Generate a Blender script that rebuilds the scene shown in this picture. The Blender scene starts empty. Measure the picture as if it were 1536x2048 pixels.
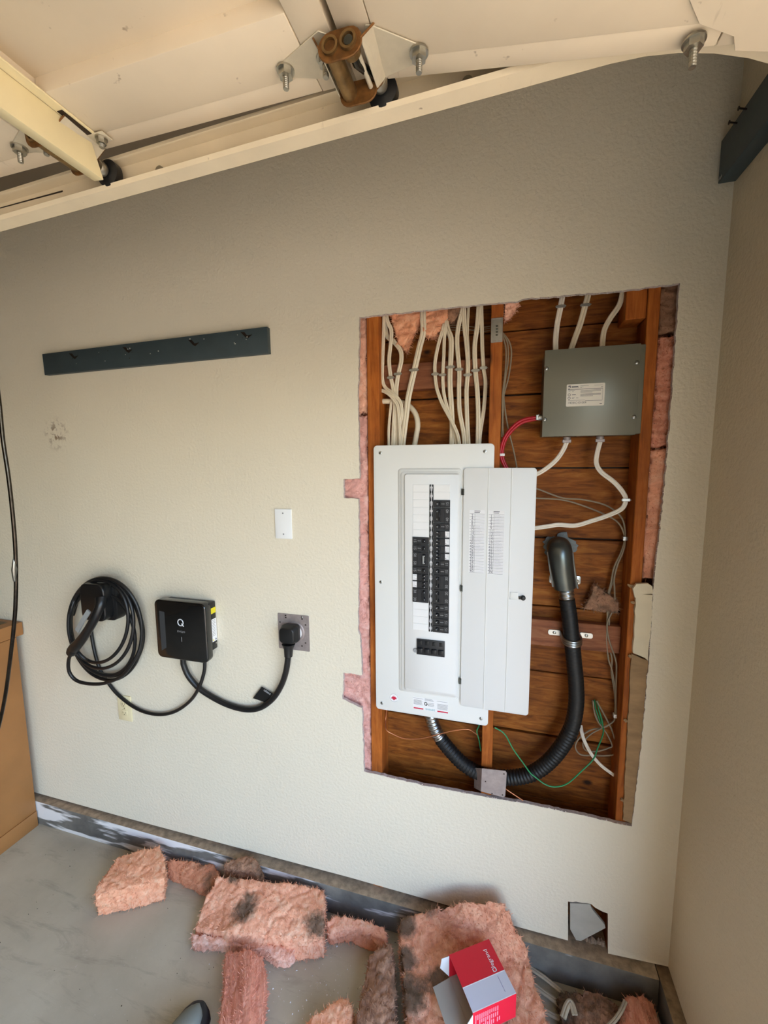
import bpy, bmesh, math, random
from mathutils import Vector, Matrix, noise
random.seed(7)
SC = bpy.context.scene
COL = SC.collection

# ------------------------------------------------------------------ camera
F_PX, YAW, PITCH, ROLL = 836.85, -0.276015, -0.117902, -0.0073222
CAM = Vector((0.0, -1.318806, 1.700647))
_f = Vector((math.sin(YAW) * math.cos(PITCH), math.cos(YAW) * math.cos(PITCH), math.sin(PITCH)))
_r0 = Vector((math.cos(YAW), -math.sin(YAW), 0))
_u0 = _r0.cross(_f)
CR = math.cos(ROLL) * _r0 + math.sin(ROLL) * _u0
CU = -math.sin(ROLL) * _r0 + math.cos(ROLL) * _u0
CF = _f
cam_d = bpy.data.cameras.new('camera')
cam_d.sensor_fit = 'VERTICAL'
cam_d.sensor_height = 36.0
cam_d.lens = F_PX / 2048 * 36.0
cam_d.clip_start = 0.02
cam = bpy.data.objects.new('camera', cam_d)
COL.objects.link(cam)
cam.matrix_world = Matrix(((CR.x, CU.x, -CF.x, CAM.x), (CR.y, CU.y, -CF.y, CAM.y), (CR.z, CU.z, -CF.z, CAM.z), (0, 0, 0, 1)))
SC.camera = cam

# ------------------------------------------------------------------ light
world = bpy.data.worlds.new('sky')
SC.world = world
world.use_nodes = True
wn = world.node_tree.nodes
wl = world.node_tree.links
bg = wn['Background']
sky = wn.new('ShaderNodeTexSky')
sky.sky_type = 'NISHITA'
sky.sun_disc = False
sky.sun_elevation = math.radians(58)
sky.sun_rotation = math.radians(20)
sky.dust_density = 2.0
sky.ozone_density = 1.0
wl.new(sky.outputs[0], bg.inputs[0])
bg.inputs[1].default_value = 0.95
sun_d = bpy.data.lights.new('sun', 'SUN')
sun_d.energy = 0.9
sun_d.angle = math.radians(0.6)
sun_d.color = (1.0, 0.93, 0.82)
sun = bpy.data.objects.new('sun', sun_d)
COL.objects.link(sun)
sun.rotation_euler = Vector((-0.02, -0.50, -0.86)).to_track_quat('-Z', 'Y').to_euler()
# light portal: only guides the sampling of the sky through the open garage door
por_d = bpy.data.lights.new('door_portal', 'AREA')
por_d.shape = 'RECTANGLE'
por_d.size = 4.8
por_d.size_y = 2.12
por_d.cycles.is_portal = True
por = bpy.data.objects.new('door_portal', por_d)
COL.objects.link(por)
por.matrix_world = Matrix(((0, 0, 1, 0.62), (1, 0, 0, -3.0), (0, 1, 0, 1.07), (0, 0, 0, 1)))
SC.view_settings.view_transform = 'Standard'
SC.view_settings.look = 'None'
SC.view_settings.exposure = 1.2
SC.view_settings.gamma = 1.0
SC.view_settings.use_curve_mapping = False

# ------------------------------------------------------------------ pixel -> place
def ray(px, py):
    return CF + (px - 768) / F_PX * CR - (py - 1024) / F_PX * CU
def W(px, py, Y=0.0):
    d = ray(px, py); return CAM + d * ((Y - CAM.y) / d.y)
def FZ(px, py, Z=0.0):
    d = ray(px, py); return CAM + d * ((Z - CAM.z) / d.z)
def XX(px, py, X):
    d = ray(px, py); return CAM + d * ((X - CAM.x) / d.x)

# ------------------------------------------------------------------ materials
M = {}
def lin(c):
    return tuple(((x / 255) / 12.92 if x / 255 <= 0.04045 else ((x / 255 + 0.055) / 1.055) ** 2.4) for x in c) + (1,)
def newmat(name):
    m = bpy.data.materials.new(name); m.use_nodes = True
    M[name] = m
    nt = m.node_tree
    return m, nt, nt.nodes['Principled BSDF']
def coords(nt, scale=(1, 1, 1)):
    t = nt.nodes.new('ShaderNodeTexCoord'); mp = nt.nodes.new('ShaderNodeMapping')
    mp.inputs['Scale'].default_value = scale
    nt.links.new(t.outputs['Object'], mp.inputs['Vector'])
    return mp.outputs[0]
def noise_n(nt, vec, scale, detail=4, rough=0.55, dist=0.0):
    n = nt.nodes.new('ShaderNodeTexNoise')
    n.inputs['Scale'].default_value = scale; n.inputs['Detail'].default_value = detail
    n.inputs['Roughness'].default_value = rough; n.inputs['Distortion'].default_value = dist
    nt.links.new(vec, n.inputs['Vector']); return n.outputs[0]
def ramp(nt, fac, stops):
    r = nt.nodes.new('ShaderNodeValToRGB')
    while len(r.color_ramp.elements) < len(stops): r.color_ramp.elements.new(0.5)
    for e, (p, c) in zip(r.color_ramp.elements, stops):
        e.position = p; e.color = c if len(c) == 4 else tuple(c) + (1,)
    nt.links.new(fac, r.inputs[0]); return r.outputs[0]
def mix(nt, fac, a, b, mode='MIX'):
    m = nt.nodes.new('ShaderNodeMix'); m.data_type = 'RGBA'; m.blend_type = mode
    for sock, v in ((m.inputs[0], fac), (m.inputs[6], a), (m.inputs[7], b)):
        if hasattr(v, 'is_linked') or isinstance(v, bpy.types.NodeSocket): nt.links.new(v, sock)
        else: sock.default_value = v
    return m.outputs[2]
def bump(nt, b, h, strength=0.3, dist=0.002, prev=None):
    n = nt.nodes.new('ShaderNodeBump'); n.inputs['Strength'].default_value = strength; n.inputs['Distance'].default_value = dist
    nt.links.new(h, n.inputs['Height'])
    if prev is not None: nt.links.new(prev, n.inputs['Normal'])
    nt.links.new(n.outputs[0], b.inputs['Normal']); return n.outputs[0]
def simple(name, c, rough=0.5, metal=0.0, var=0.0, vs=30, bmp=0.0, bs=200, spec=0.5, coat=0.0, stretch=(1, 1, 1)):
    m, nt, b = newmat(name)
    c = lin(c)
    b.inputs['Base Color'].default_value = c
    b.inputs['Roughness'].default_value = rough; b.inputs['Metallic'].default_value = metal
    b.inputs['Specular IOR Level'].default_value = spec
    b.inputs['Coat Weight'].default_value = coat
    if var or bmp: v = coords(nt, stretch)
    if var:
        n = noise_n(nt, v, vs, 5)
        lo = tuple(x * (1 - var) for x in c[:3]) + (1,); hi = tuple(min(1, x * (1 + var)) for x in c[:3]) + (1,)
        nt.links.new(ramp(nt, n, [(0.3, lo), (0.7, hi)]), b.inputs['Base Color'])
    if bmp: bump(nt, b, noise_n(nt, v, bs, 3), bmp)
    return m

def wall_mat(name, base, stain=False):
    m, nt, b = newmat(name)
    v = coords(nt)
    col = ramp(nt, noise_n(nt, v, 1.3, 3), [(0.3, lin(base)), (0.7, lin(tuple(min(255, x + 5) for x in base)))])
    if stain:
        P0 = W(112, 868)
        vm = nt.nodes.new('ShaderNodeVectorMath'); vm.operation = 'DISTANCE'
        nt.links.new(v, vm.inputs[0]); vm.inputs[1].default_value = P0
        near = ramp(nt, vm.outputs['Value'], [(0.0, (1, 1, 1)), (0.075, (0, 0, 0))])
        sp = ramp(nt, noise_n(nt, v, 45, 4, 0.6), [(0.50, (0, 0, 0)), (0.58, (1, 1, 1))])
        f = mix(nt, 1.0, near, sp, 'MULTIPLY')
        col = mix(nt, f, col, lin((110, 75, 40)))
        sp2 = ramp(nt, noise_n(nt, v, 28, 2, 0.6), [(0.80, (0, 0, 0)), (0.82, (1, 1, 1))])
        col = mix(nt, sp2, col, lin((120, 95, 70)))
    nt.links.new(col, b.inputs['Base Color'])
    b.inputs['Roughness'].default_value = 0.55
    b.inputs['Specular IOR Level'].default_value = 0.35
    n1 = noise_n(nt, v, 95, 3, 0.55); bump(nt, b, n1, 0.55, 0.004)
    return m
wall_mat('wall_paint', (226, 216, 194), True)
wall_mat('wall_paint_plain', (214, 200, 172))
simple('gypsum', (200, 186, 178), 0.9, var=0.2, vs=150, bmp=0.4)
simple('torn_paper', (158, 128, 92), 0.9, var=0.22, vs=14, bmp=0.25, bs=60, stretch=(1, 1, 3))
simple('paint_scrap', (222, 208, 178), 0.6, var=0.04, vs=20, bmp=0.2, bs=90)
simple('grey_drywall', (176, 172, 160), 0.9, var=0.08, vs=20, bmp=0.2, bs=120)

def wood_mat(name, dark, mid, light, axis):
    m, nt, b = newmat(name)
    st = {'x': (1.2, 9, 9), 'z': (12, 12, 1.0)}[axis]
    oi = nt.nodes.new('ShaderNodeObjectInfo')
    tc = nt.nodes.new('ShaderNodeTexCoord'); add = nt.nodes.new('ShaderNodeVectorMath'); add.operation = 'ADD'
    mul = nt.nodes.new('ShaderNodeVectorMath'); mul.operation = 'SCALE'; mul.inputs[0].default_value = (17, 5, 13)
    nt.links.new(oi.outputs['Random'], mul.inputs['Scale'])
    nt.links.new(tc.outputs['Object'], add.inputs[0]); nt.links.new(mul.outputs[0], add.inputs[1])
    mp = nt.nodes.new('ShaderNodeMapping'); mp.inputs['Scale'].default_value = st
    nt.links.new(add.outputs[0], mp.inputs['Vector'])
    g = noise_n(nt, mp.outputs[0], 7, 8, 0.65, 0.8)
    c1 = ramp(nt, g, [(0.28, lin(dark)), (0.5, lin(mid)), (0.75, lin(light))])
    n2 = noise_n(nt, add.outputs[0], 5, 4, 0.6, 0.3)
    blot = ramp(nt, n2, [(0.30, (0.45, 0.42, 0.42)), (0.6, (1, 1, 1))])
    c2 = mix(nt, 0.8, c1, blot, 'MULTIPLY')
    # knots
    vo = nt.nodes.new('ShaderNodeTexVoronoi'); vo.inputs['Scale'].default_value = 5.0
    mp2 = nt.nodes.new('ShaderNodeMapping'); mp2.inputs['Scale'].default_value = (1, 1, 1.6) if axis == 'x' else (1.6, 1.6, .6)
    nt.links.new(add.outputs[0], mp2.inputs['Vector']); nt.links.new(mp2.outputs[0], vo.inputs['Vector'])
    kn = ramp(nt, vo.outputs['Distance'], [(0.04, (1, 1, 1)), (0.10, (0, 0, 0))])
    c3 = mix(nt, kn, c2, lin(tuple(x * .5 for x in dark)))
    per = ramp(nt, oi.outputs['Random'], [(0, (0.78, 0.76, 0.76)), (1, (1.0, 1.0, 1.0))])
    c4 = mix(nt, 1.0, c3, per, 'MULTIPLY')
    nt.links.new(c4, b.inputs['Base Color'])
    b.inputs['Roughness'].default_value = 0.65; b.inputs['Specular IOR Level'].default_value = 0.25
    bump(nt, b, g, 0.5, 0.002)
    return m
wood_mat('sheathing', (84, 40, 8), (152, 86, 26), (190, 124, 50), 'x')
wood_mat('stud_wood', (146, 74, 24), (186, 102, 36), (206, 126, 54), 'z')
wood_mat('nailer_wood', (120, 68, 44), (158, 98, 64), (180, 124, 86), 'x')

def insul_mat(name, base, light, dirt_amt, stretch=(1, 1, 1), dirt=(92, 80, 66), spots=(), rot=0.0):
    m, nt, b = newmat(name)
    v = coords(nt, stretch)
    if rot:
        rt_ = nt.nodes.new('ShaderNodeVectorRotate'); rt_.rotation_type = 'Z_AXIS'; rt_.inputs['Angle'].default_value = -rot
        tc_ = nt.nodes.new('ShaderNodeTexCoord'); nt.links.new(tc_.outputs['Object'], rt_.inputs['Vector'])
        mp_ = nt.nodes.new('ShaderNodeMapping'); mp_.inputs['Scale'].default_value = stretch; nt.links.new(rt_.outputs[0], mp_.inputs['Vector']); v = mp_.outputs[0]
    v0 = coords(nt)
    n = noise_n(nt, v, 30, 9, 0.75, 0.6)
    c = ramp(nt, n, [(0.28, lin(tuple(x * .90 for x in base))), (0.48, lin(base)), (0.70, lin(light))])
    d = ramp(nt, noise_n(nt, v0, 6.5, 6, 0.7), [(0.62 - dirt_amt, (0, 0, 0)), (0.78 - dirt_amt, (1, 1, 1))])
    c = mix(nt, d, c, lin(dirt))
    for p, r in spots:                      # stains of their own shape
        vm = nt.nodes.new('ShaderNodeVectorMath'); vm.operation = 'DISTANCE'
        nt.links.new(v0, vm.inputs[0]); vm.inputs[1].default_value = p
        mr = nt.nodes.new('ShaderNodeMapRange'); mr.inputs[1].default_value = r; mr.inputs[2].default_value = 0.0; mr.inputs[3].default_value = -0.25; mr.inputs[4].default_value = 0.55
        nt.links.new(vm.outputs['Value'], mr.inputs[0])
        ad = nt.nodes.new('ShaderNodeMath'); ad.operation = 'ADD'; nt.links.new(mr.outputs[0], ad.inputs[0]); nt.links.new(noise_n(nt, v0, 17, 7, 0.75), ad.inputs[1])
        c = mix(nt, ramp(nt, ad.outputs[0], [(0.50, (0, 0, 0)), (0.78, (.85, .85, .85))]), c, lin((86, 78, 64)))
    nt.links.new(c, b.inputs['Base Color'])
    b.inputs['Roughness'].default_value = 1.0; b.inputs['Specular IOR Level'].default_value = 0.05
    bump(nt, b, noise_n(nt, v, 130, 8, 0.8), 0.6, 0.005)
    return m
insul_mat('insulation', (246, 174, 140), (254, 206, 174), 0.0)
insul_mat('insulation_fold', (248, 178, 142), (255, 210, 176), -0.02, spots=[(FZ(487, 1812, .12), .085), (FZ(632, 1846, .11), .075), (FZ(470, 1752, .12), .05)])
insul_mat('insulation_clean', (250, 178, 138), (255, 210, 172), -0.08)
insul_mat('insulation_fibre', (240, 160, 130), (252, 196, 166), 0.0, (5, 0.6, 5))
STRIP_A = 0.5583
insul_mat('insulation_strip', (238, 156, 128), (250, 192, 164), 0.02, (6, 0.5, 6), rot=STRIP_A)
insul_mat('insulation_pale', (232, 174, 162), (246, 206, 194), 0.0)
insul_mat('insulation_pink', (250, 190, 162), (255, 222, 200), -0.05)
insul_mat('insulation_big', (236, 168, 134), (250, 200, 164), 0.02, dirt=(122, 98, 76), spots=[(FZ(808, 1850, .12), .07), (FZ(820, 1990, .115), .10), (FZ(880, 1962, .125), .07), (FZ(850, 1822, .2), .08), (FZ(812, 1920, .115), .06)])
insul_mat('insulation_dirty', (222, 150, 114), (240, 180, 140), 0.10, dirt=(104, 90, 74))
insul_mat('insulation_brown', (166, 124, 98), (200, 154, 122), 0.12, dirt=(92, 80, 66))

# concrete floor
m, nt, b = newmat('concrete')
v = coords(nt)
c = ramp(nt, noise_n(nt, v, 2.2, 6, 0.6), [(0.3, lin((166, 156, 134))), (0.7, lin((200, 190, 166)))])
tr = ramp(nt, noise_n(nt, coords(nt, (0.7, 3.5, 1)), 5, 6, 0.7, 0.6), [(0.54, (0, 0, 0)), (0.72, (1, 1, 1))])
c = mix(nt, mix(nt, 0.35, (0, 0, 0, 1), tr), c, lin((88, 76, 62)))
sp = ramp(nt, noise_n(nt, v, 85, 3, 0.6), [(0.66, (0, 0, 0)), (0.72, (1, 1, 1))])
c = mix(nt, mix(nt, 0.45, (0, 0, 0, 1), sp), c, lin((196, 190, 178)))
nt.links.new(c, b.inputs['Base Color']); b.inputs['Roughness'].default_value = 0.75
bump(nt, b, noise_n(nt, v, 60, 6), 0.15, 0.003)
simple('curb_dust', (150, 128, 102), 0.95, var=0.35, vs=45, bmp=0.6, bs=160)
m, nt, b = newmat('curb_face')
v = coords(nt)
c = ramp(nt, noise_n(nt, v, 9, 5), [(0.3, lin((84, 80, 74))), (0.7, lin((124, 119, 110)))])
xg = nt.nodes.new('ShaderNodeSeparateXYZ'); nt.links.new(v, xg.inputs[0])
mr = nt.nodes.new('ShaderNodeMapRange'); mr.inputs[1].default_value = -0.2; mr.inputs[2].default_value = -1.1
nt.links.new(xg.outputs[0], mr.inputs[0])
wp = noise_n(nt, coords(nt, (0.8, 1, 6)), 3.2, 4, 0.55)
add = nt.nodes.new('ShaderNodeMath'); add.operation = 'MULTIPLY_ADD'; nt.links.new(mr.outputs[0], add.inputs[0]); add.inputs[1].default_value = 0.17; nt.links.new(wp, add.inputs[2])
f = ramp(nt, add.outputs[0], [(0.62, (0, 0, 0)), (0.68, (1, 1, 1))])
c = mix(nt, f, c, lin((226, 222, 218)))
nt.links.new(c, b.inputs['Base Color']); b.inputs['Roughness'].default_value = 0.85
bump(nt, b, noise_n(nt, v, 70, 5), 0.3, 0.003)

simple('door_cream', (222, 206, 180), 0.5, var=0.05, vs=6, bmp=0.06, bs=60)
simple('track_cream', (226, 210, 180), 0.45, var=0.06, vs=10)
for nm in ('door_cream', 'track_cream'):
    m = M[nm]; nt = m.node_tree; b = nt.nodes['Principled BSDF']
    src = b.inputs['Base Color'].links[0].from_socket
    sp = ramp(nt, noise_n(nt, coords(nt, (1, 1, 1)), 38, 3, 0.6), [(0.70, (0, 0, 0)), (0.76, (.7, .7, .7))])
    st_ = ramp(nt, noise_n(nt, coords(nt, (7, 1.2, 1)), 9, 4, 0.6), [(0.68, (0, 0, 0)), (0.80, (.4, .4, .4))])
    cc_ = mix(nt, st_, mix(nt, sp, src, lin((134, 108, 80))), lin((150, 128, 100)))
    nt.links.new(cc_, b.inputs['Base Color'])
simple('strut_cream', (228, 212, 168), 0.4, var=0.05, vs=12)
simple('zinc', (176, 172, 160), 0.38, 1.0, var=0.15, vs=60)
simple('hinge_zinc', (205, 194, 170), 0.5, 0.25, var=0.1, vs=30)
simple('rust', (122, 82, 40), 0.6, 0.5, var=0.45, vs=70)
simple('brass_dark', (140, 112, 72), 0.4, 0.8, var=0.35, vs=60)
simple('black_rubber', (24, 24, 25), 0.45, var=0.2, vs=80)
simple('galvanised', (178, 180, 178), 0.32, 1.0, var=0.12, vs=45)
simple('dull_plate', (170, 158, 154), 0.55, 0.55, var=0.12, vs=60)
simple('steel_dark', (96, 100, 98), 0.25, 1.0, var=0.12, vs=20)
simple('elbow_steel', (98, 102, 98), 0.32, 0.8, var=0.12, vs=20)
simple('sealant', (120, 126, 126), 0.8, var=0.2, vs=90, bmp=0.5)
simple('panel_white', (230, 229, 223), 0.38, spec=0.5)
simple('panel_white_b', (225, 224, 220), 0.4, spec=0.5)
simple('blank_white', (234, 232, 228), 0.45)
simple('breaker_black', (34, 34, 36), 0.42, var=0.1, vs=100)
simple('breaker_handle', (22, 22, 24), 0.35)
simple('print_grey', (150, 150, 150), 0.6)
simple('print_dark', (74, 72, 84), 0.6)
simple('print_blue', (120, 116, 150), 0.6)
simple('paper_white', (236, 234, 232), 0.6)
simple('print_white', (225, 225, 225), 0.5)
simple('red_print', (205, 20, 60), 0.5)
simple('teal_print', (40, 150, 160), 0.5)
simple('box_grey', (118, 116, 102), 0.34, 0.15, spec=0.5)
simple('label_white', (222, 214, 200), 0.5)
simple('nm_white', (226, 212, 186), 0.45, var=0.05, vs=25)
simple('nm_white_b', (236, 226, 210), 0.42, var=0.04, vs=25)
simple('red_wire', (176, 22, 40), 0.38)
simple('grey_wire', (146, 130, 106), 0.6)
simple('green_wire', (40, 138, 84), 0.4)
simple('copper', (214, 140, 96), 0.35, 0.7)
simple('conduit_black', (20, 20, 20), 0.5, var=0.3, vs=30, spec=0.45)
simple('board_navy', (58, 70, 74), 0.55, var=0.12, vs=12, bmp=0.1, bs=40)
simple('chip_white', (205, 200, 188), 0.8)
simple('charger_black', (11, 11, 12), 0.16, spec=0.6, coat=0.4)
simple('charger_side', (20, 20, 21), 0.35)
simple('charger_window', (58, 60, 62), 0.3)
simple('cord_black', (20, 20, 21), 0.42)
simple('gun_grey', (150, 152, 150), 0.4)
simple('yellow', (230, 212, 30), 0.5)
simple('ivory', (226, 212, 172), 0.4)
simple('ivory_dark', (120, 105, 72), 0.6)
simple('white_plate', (238, 238, 236), 0.35)
simple('hardboard', (156, 106, 58), 0.55, var=0.12, vs=5, bmp=0.08, bs=120)
simple('hardboard_dark', (104, 80, 48), 0.6, var=0.15, vs=10)
simple('rod_dark', (70, 64, 58), 0.22, 1.0, var=0.4, vs=40)
simple('rod_splice', (150, 146, 138), 0.3, 1.0)
simple('carton_red', (214, 14, 40), 0.42)
simple('carton_red2', (232, 22, 56), 0.42)
simple('carton_grey', (206, 206, 214), 0.5)
simple('carton_inner', (168, 162, 148), 0.8)
simple('carton_white', (240, 238, 236), 0.6)
simple('carton_pink', (240, 150, 165), 0.6)
simple('shoe_black', (16, 16, 20), 0.5, bmp=0.3, bs=200)
simple('shoe_grey', (118, 120, 110), 0.8, bmp=0.3, bs=300)
simple('debris', (150, 128, 108), 0.95, var=0.35, vs=60, bmp=0.5)
simple('old_cable', (176, 162, 138), 0.6, var=0.15, vs=25)
simple('ceiling_paint', (128, 114, 94), 0.9, var=0.1, vs=4)
simple('dark_unseen_wall', (98, 80, 58), 0.9, var=0.2, vs=4)  # walls out of view, coloured dark to cut bounce light in the garage
simple('driveway', (172, 154, 126), 0.85, var=0.08, vs=3)
simple('nail_dark', (60, 50, 44), 0.5, 0.8)

# ------------------------------------------------------------------ mesh helpers
class MB:
    def __init__(s): s.v = []; s.f = []; s.mi = []
    def add(s, vs, fs, mi=0):
        o = len(s.v); s.v += [Vector(v) for v in vs]
        for f in fs: s.f.append([i + o for i in f]); s.mi.append(mi)
        return s
    def box(s, a, b, mi=0, mat=None):
        x0, y0, z0 = a; x1, y1, z1 = b
        if x0 > x1: x0, x1 = x1, x0
        if y0 > y1: y0, y1 = y1, y0
        if z0 > z1: z0, z1 = z1, z0
        vs = [(x0, y0, z0), (x1, y0, z0), (x1, y1, z0), (x0, y1, z0), (x0, y0, z1), (x1, y0, z1), (x1, y1, z1), (x0, y1, z1)]
        if mat is not None: vs = [mat @ Vector(v) for v in vs]
        return s.add(vs, [(0, 3, 2, 1), (4, 5, 6, 7), (0, 1, 5, 4), (1, 2, 6, 5), (2, 3, 7, 6), (3, 0, 4, 7)], mi)
    def prism(s, loop0, loop1, mi=0, caps=True):
        n = len(loop0); vs = list(loop0) + list(loop1)
        fs = [(i, (i + 1) % n, n + (i + 1) % n, n + i) for i in range(n)]
        if caps: fs += [tuple(range(n))[::-1], tuple(range(n, 2 * n))]
        return s.add(vs, fs, mi)
    def prismY(s, pts, y0, y1, mi=0):
        return s.prism([(p[0], y0, p[1]) for p in pts], [(p[0], y1, p[1]) for p in pts], mi)
    def tube(s, path, r, seg=10, prof=None, up=None, cap=True, mi=0):
        path = [Vector(p) for p in path]; n = len(path)
        rr = r if isinstance(r, (list, tuple)) else [r] * n
        N = None; rings = []
        for i, p in enumerate(path):
            t = (path[min(i + 1, n - 1)] - path[max(i - 1, 0)]).normalized()
            if up is not None:
                a = t.cross(up)
                if a.length < 1e-4: a = t.orthogonal()
                a.normalize(); bb = a.cross(t)
            else:
                if N is None: N = t.orthogonal().normalized()
                N = (N - t * N.dot(t))
                if N.length < 1e-5: N = t.orthogonal()
                N.normalize(); a = N; bb = t.cross(N)
            if prof: rings.append([p + (a * q[0] + bb * q[1]) * rr[i] for q in prof])
            else: rings.append([p + (a * math.cos(2 * math.pi * k / seg) + bb * math.sin(2 * math.pi * k / seg)) * rr[i] for k in range(seg)])
        m = len(rings[0]); vs = [v for R in rings for v in R]
        fs = []
        for i in range(n - 1):
            for k in range(m):
                a = i * m + k; b = i * m + (k + 1) % m
                fs.append((a, b, b + m, a + m))
        if cap: fs += [tuple(range(m))[::-1], tuple(range((n - 1) * m, n * m))]
        return s.add(vs, fs, mi)
    def cyl(s, p0, p1, r, seg=16, mi=0): return s.tube([p0, p1], r, seg, mi=mi)
    def sphere(s, c, r, seg=10, ring=6, sc=(1, 1, 1), mi=0):
        c = Vector(c); vs = []; fs = []
        for i in range(ring + 1):
            th = math.pi * i / ring
            for k in range(seg):
                ph = 2 * math.pi * k / seg
                vs.append(c + Vector((r * math.sin(th) * math.cos(ph) * sc[0], r * math.sin(th) * math.sin(ph) * sc[1], r * math.cos(th) * sc[2])))
        for i in range(ring):
            for k in range(seg):
                a = i * seg + k; b = i * seg + (k + 1) % seg
                fs.append((a, b, b + seg, a + seg))
        return s.add(vs, fs, mi)
    def build(s, name, mats, parent=None, bevel=0.0, bseg=2, smooth=35, recalc=True):
        me = bpy.data.meshes.new(name)
        bm = bmesh.new()
        bv = [bm.verts.new(v) for v in s.v]
        for f, k in zip(s.f, s.mi):
            try:
                nf = bm.faces.new([bv[i] for i in f]); nf.material_index = k
            except ValueError: pass
        bmesh.ops.remove_doubles(bm, verts=bm.verts, dist=1e-6)
        if recalc: bmesh.ops.recalc_face_normals(bm, faces=bm.faces)
        if bevel:
            es = [e for e in bm.edges if len(e.link_faces) == 2 and e.calc_face_angle(0) > 0.6]
            bmesh.ops.bevel(bm, geom=es, offset=bevel, offset_type='OFFSET', segments=bseg, profile=0.5, affect='EDGES', clamp_overlap=True)
        bm.to_mesh(me); bm.free()
        if smooth:
            me.shade_smooth(); me.set_sharp_from_angle(angle=math.radians(smooth))
        if not isinstance(mats, (list, tuple)): mats = [mats]
        for k in mats: me.materials.append(M[k])
        o = bpy.data.objects.new(name, me); COL.objects.link(o)
        if parent: attach(o, parent)
        return o
def attach(o, parent):
    o.parent = parent
    o.matrix_parent_inverse = parent.matrix_world.inverted()
def empty(name, loc):
    o = bpy.data.objects.new(name, None); o.empty_display_size = 0.05; COL.objects.link(o)
    o.matrix_world = Matrix.Translation(Vector(loc)); o.location = loc
    return o
def tag(o, label, cat, group=None, kind=None):
    o['label'] = label; o['category'] = cat
    if group: o['group'] = group
    if kind: o['kind'] = kind
    return o
def struct(o, label=None, cat=None):
    o['kind'] = 'structure'
    if label: o['label'] = label
    if cat: o['category'] = cat
    return o
def spline(pts, per=6):
    pts = [Vector(p) for p in pts]
    P = [pts[0] * 2 - pts[1]] + pts + [pts[-1] * 2 - pts[-2]]
    out = []
    for i in range(1, len(P) - 2):
        a, b, c, d = P[i - 1], P[i], P[i + 1], P[i + 2]
        for k in range(per):
            t = k / per
            out.append(0.5 * ((2 * b) + (c - a) * t + (2 * a - 5 * b + 4 * c - d) * t * t + (-a + 3 * b - 3 * c + d) * t ** 3))
    out.append(pts[-1]); return out
def rrect(x0, x1, z0, z1, r, n=5):
    out = []
    for cx, cz, a0 in ((x1 - r, z1 - r, 0), (x0 + r, z1 - r, 90), (x0 + r, z0 + r, 180), (x1 - r, z0 + r, 270)):
        for k in range(n + 1):
            a = math.radians(a0 + 90 * k / n); out.append((cx + r * math.cos(a), cz + r * math.sin(a)))
    return out
_txt = {}
def glyphs(s):
    if s not in _txt:
        cu = bpy.data.curves.new('t', 'FONT'); cu.body = s; cu.size = 1.0; cu.align_x = 'CENTER'; cu.align_y = 'CENTER'; cu.resolution_u = 3
        ob = bpy.data.objects.new('t', cu); COL.objects.link(ob)
        dg = bpy.context.evaluated_depsgraph_get(); dg.update()
        me = ob.evaluated_get(dg).to_mesh()
        _txt[s] = ([v.co.copy() for v in me.vertices], [tuple(p.vertices) for p in me.polygons])
        bpy.data.objects.remove(ob); bpy.data.curves.remove(cu)
    return _txt[s]
def put_text(mb, s, c, size, right, up, lift=0.0002, mi=0, sx=1.0):
    vs, fs = glyphs(s); r = Vector(right).normalized(); u = Vector(up).normalized(); n = r.cross(u); c = Vector(c)
    mb.add([c + r * (v.x * size * sx) + u * (v.y * size) + n * lift for v in vs], fs, mi)
RX = Vector((1, 0, 0)); UZ = Vector((0, 0, 1))
def screw(mb, c, n, r=0.005, h=0.002, mi=0):
    c = Vector(c); n = Vector(n)
    mb.tube([c, c + n * h * 0.6, c + n * h], [r, r, r * 0.6], 12, mi=mi)

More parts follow.
